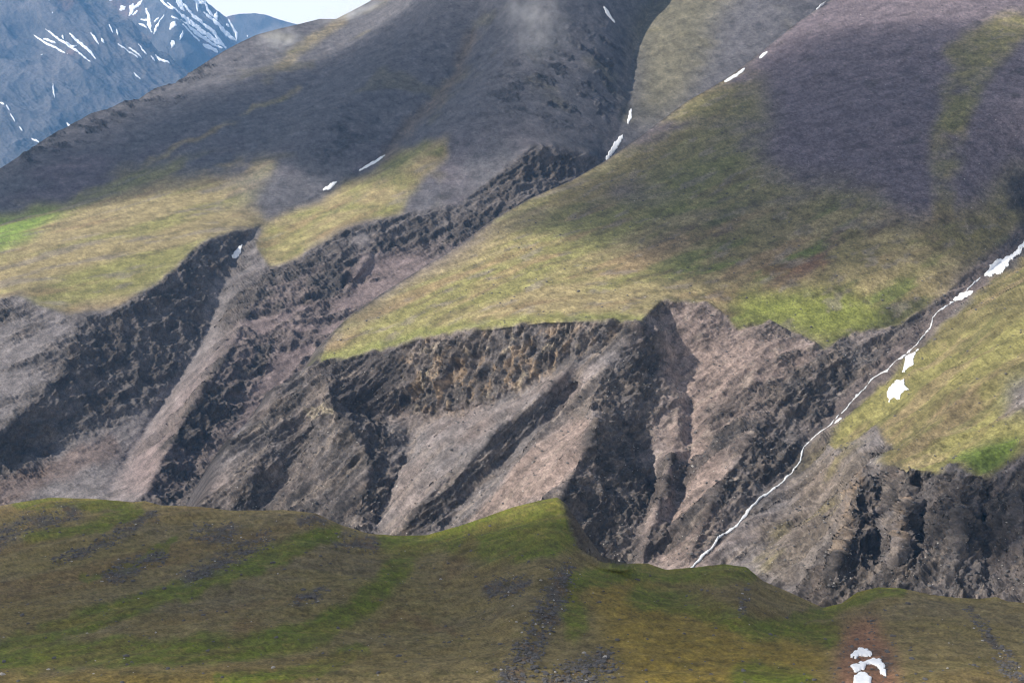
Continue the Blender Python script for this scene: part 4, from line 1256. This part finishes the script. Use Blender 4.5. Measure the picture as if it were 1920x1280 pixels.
# ------------------------------------------------------------------ clouds, mist and haze
def puff(name, plan, base_z, thick, mat, label, seed, shift=True, n=40, lump=0.35):
    """a closed lumpy bank whose outline in plan is given; thick in the middle and thin at the rim"""
    plan = np.asarray(plan, float)
    c = plan.mean(0)
    ang = np.arctan2(plan[:, 1] - c[1], plan[:, 0] - c[0])
    order = np.argsort(ang)
    rad = np.hypot(plan[order, 0] - c[0], plan[order, 1] - c[1])
    aa = np.concatenate([ang[order] - 2 * math.pi, ang[order], ang[order] + 2 * math.pi])
    rr = np.tile(rad, 3)
    th = np.linspace(-math.pi, math.pi, 97)[:-1]
    R = np.interp(th, aa, rr)
    rings = 24
    V = []
    for sgn in (1, -1):
        for k in range(rings + 1):
            f = k / rings
            x = c[0] + np.cos(th) * R * f
            y = c[1] + np.sin(th) * R * f
            p = np.stack([x, y, np.zeros_like(x)], -1)
            nz = fbm(p, thick * 3.5, 4, 0.5, seed + (5 if sgn < 0 else 0))
            prof = (1 - f ** 2.2) * (1 + lump * nz)
            z = base_z + sgn * thick * 0.5 * np.maximum(prof, 0.0 if f < 1 else 0)
            V.append(np.stack([x, y, z], -1))
    V = np.concatenate(V)
    n_ = len(th)
    Fq = []
    for s in range(2):
        off = s * (rings + 1) * n_
        for k in range(rings):
            for j in range(n_):
                a, b = off + k * n_ + j, off + k * n_ + (j + 1) % n_
                quad = (a, a + n_, b + n_, b)
                Fq.append(quad if s == 0 else quad[::-1])
    me = bpy.data.meshes.new(name)
    me.from_pydata(V.tolist(), [], Fq)
    bm = bmesh.new()
    bm.from_mesh(me)
    bmesh.ops.remove_doubles(bm, verts=bm.verts, dist=0.001)
    bmesh.ops.recalc_face_normals(bm, faces=bm.faces)
    bm.to_mesh(me)
    bm.free()
    me.materials.append(mat)
    o = bpy.data.objects.new(name, me)
    COL.objects.link(o)
    tag(o, label, None, None, "stuff")
    return o

HAZE_TOP = 1450.0
hz = [(-14000,-60,-440),(14000,-60,-440),(14000,13200,-440),(-14000,13200,-440),(-14000,-60,HAZE_TOP),(14000,-60,HAZE_TOP),(14000,13200,HAZE_TOP),(-14000,13200,HAZE_TOP)]
o = mesh_obj("haze", np.array(hz, float), [(3,2,1,0),(4,5,6,7),(0,1,5,4),(1,2,6,5),(2,3,7,6),(3,0,4,7)], volume_material("haze_air", (0.20, 0.50, 1.0), 0.000048, 0.1), smooth=False)
tag(o, "thin bluish haze filling the valley air", None, None, "stuff")

CLOUD_Z = 1600.0
def under_sun(marks):
    """where a cloud at CLOUD_Z must float to shade the ground at these marks"""
    pts = []
    for S, u, v in marks:
        p = S.at(np.array([float(u)]), np.array([float(v)]))[0][0]
        t = (CLOUD_Z - p[2]) / SUN_DIR[2]
        pts.append((p[0] + SUN_DIR[0] * t, p[1] + SUN_DIR[1] * t))
    return pts
MAT_THIN = volume_material("thin_cloud_vapour", (1.0, 1.0, 1.0), 0.021, 0.4)
MAT_CLOUD = volume_material("cloud_vapour", (1.0, 1.0, 1.0), 0.023, 0.4)
puff("cloud", under_sun([(Lm,-420,480),(Lm,-130,440),(Lm,120,372),(Lm,330,285),(Lm,490,305),(Lm,620,335),(Lm,760,320),(Lm,900,380),(Lm,1090,345),(Lm,1180,200),(Lm,1200,60),(Lm,1000,-60),(Lm,800,-30),(Lm,610,105),(Lm,430,150),(Lm,200,205),(Lm,60,265),(Lm,0,300),(Lm,-130,340),(Lm,-420,400)]), CLOUD_Z, 110, MAT_CLOUD, "white cloud drifting above the left mountain", 3)
puff("cloud", under_sun([(Lm,-420,490),(Lm,-130,450),(Lm,0,428),(Lm,120,382),(Lm,250,330),(Lm,320,290),(Lm,300,230),(Lm,240,205),(Lm,130,245),(Lm,0,325),(Lm,-130,390),(Lm,-420,450)]), CLOUD_Z + 130, 100, MAT_CLOUD, "white cloud drifting above the left ridge", 27)
puff("cloud", under_sun([(M,870,450),(M,1000,440),(M,1180,490),(M,1300,555),(M,1400,560),(M,1600,535),(M,1760,530),(M,1990,440),(M,2070,300),(M,2070,120),(M,1900,40),(M,1700,30),(M,1500,60),(M,1300,200),(M,1140,300),(M,1000,375)]), CLOUD_Z, 110, MAT_CLOUD, "white cloud drifting above the central mountain", 9)
puff("cloud", under_sun([(Fg,-130,930),(Fg,200,925),(Fg,500,940),(Fg,700,990),(Fg,850,1010),(Fg,1000,960),(Fg,1200,1050),(Fg,1500,1100),(Fg,1700,1100),(Fg,2070,1100),(Fg,2070,1310),(Fg,1000,1310),(Fg,-130,1310)]), CLOUD_Z, 90, MAT_THIN, "white cloud drifting above the foreground hill", 15)
puff("cloud", under_sun([(M,1640,1000),(M,1720,930),(M,1780,900),(M,1860,900),(M,1980,880),(M,2070,900),(M,2070,1150),(M,1900,1150),(M,1650,1150),(M,1580,1100)]), CLOUD_Z + 60, 80, MAT_CLOUD, "small white cloud drifting above the right gorge wall", 21)

def mist_material():
    m, t = new_mat("mist_vapour")
    lk = t.links.new
    out = node(t, "ShaderNodeOutputMaterial")
    v = node(t, "ShaderNodeVolumePrincipled", Anisotropy=0.2)
    v.inputs["Color"].default_value = (1, 1, 1, 1)
    tc = node(t, "ShaderNodeTexCoord")
    ln = node(t, "ShaderNodeVectorMath", operation='LENGTH')
    lk(tc.outputs["Object"], ln.inputs[0])
    fall = node(t, "ShaderNodeMapRange")
    for k_, v_ in (("From Min", 1.0), ("From Max", 0.25), ("To Min", 0.0), ("To Max", 1.0)):
        fall.inputs[k_].default_value = v_
    lk(ln.outputs["Value"], fall.inputs["Value"])
    nz = node(t, "ShaderNodeTexNoise", Scale=2.6, Detail=5.0, Roughness=0.6)
    lk(tc.outputs["Object"], nz.inputs["Vector"])
    nr = node(t, "ShaderNodeMapRange")
    for k_, v_ in (("From Min", 0.42), ("From Max", 0.72), ("To Min", 0.0), ("To Max", 0.028)):
        nr.inputs[k_].default_value = v_
    lk(nz.outputs["Fac"], nr.inputs["Value"])
    mu = node(t, "ShaderNodeMath", operation='MULTIPLY')
    lk(fall.outputs["Result"], mu.inputs[0])
    lk(nr.outputs["Result"], mu.inputs[1])
    lk(mu.outputs["Value"], v.inputs["Density"])
    lk(v.outputs["Volume"], out.inputs["Volume"])
    return m
MAT_MIST = mist_material()
mist_me = bpy.data.meshes.new("mist_wisp")
bm = bmesh.new()
bmesh.ops.create_icosphere(bm, subdivisions=3, radius=1.0)
bm.to_mesh(mist_me)
bm.free()
mist_me.materials.append(MAT_MIST)
for u, v, d, rx, ry, rz, lab in [(650, 40, 1960, 75, 45, 34, "white mist wisp drifting over the left skyline ridge"), (520, 90, 1850, 60, 40, 30, "faint mist wisp on the left ridge below the skyline wisp"), (1005, 50, 1500, 60, 18, 50, "faint mist wisp in front of the top centre peak")]:
    o = bpy.data.objects.new("mist_wisp", mist_me)
    COL.objects.link(o)
    o.location = px2w(np.array(float(u)), np.array(float(v)), float(d))
    o.scale = (rx, ry, rz)
    o.rotation_euler = (0, -0.4, u * 0.01)
    tag(o, lab, None, None, "stuff")
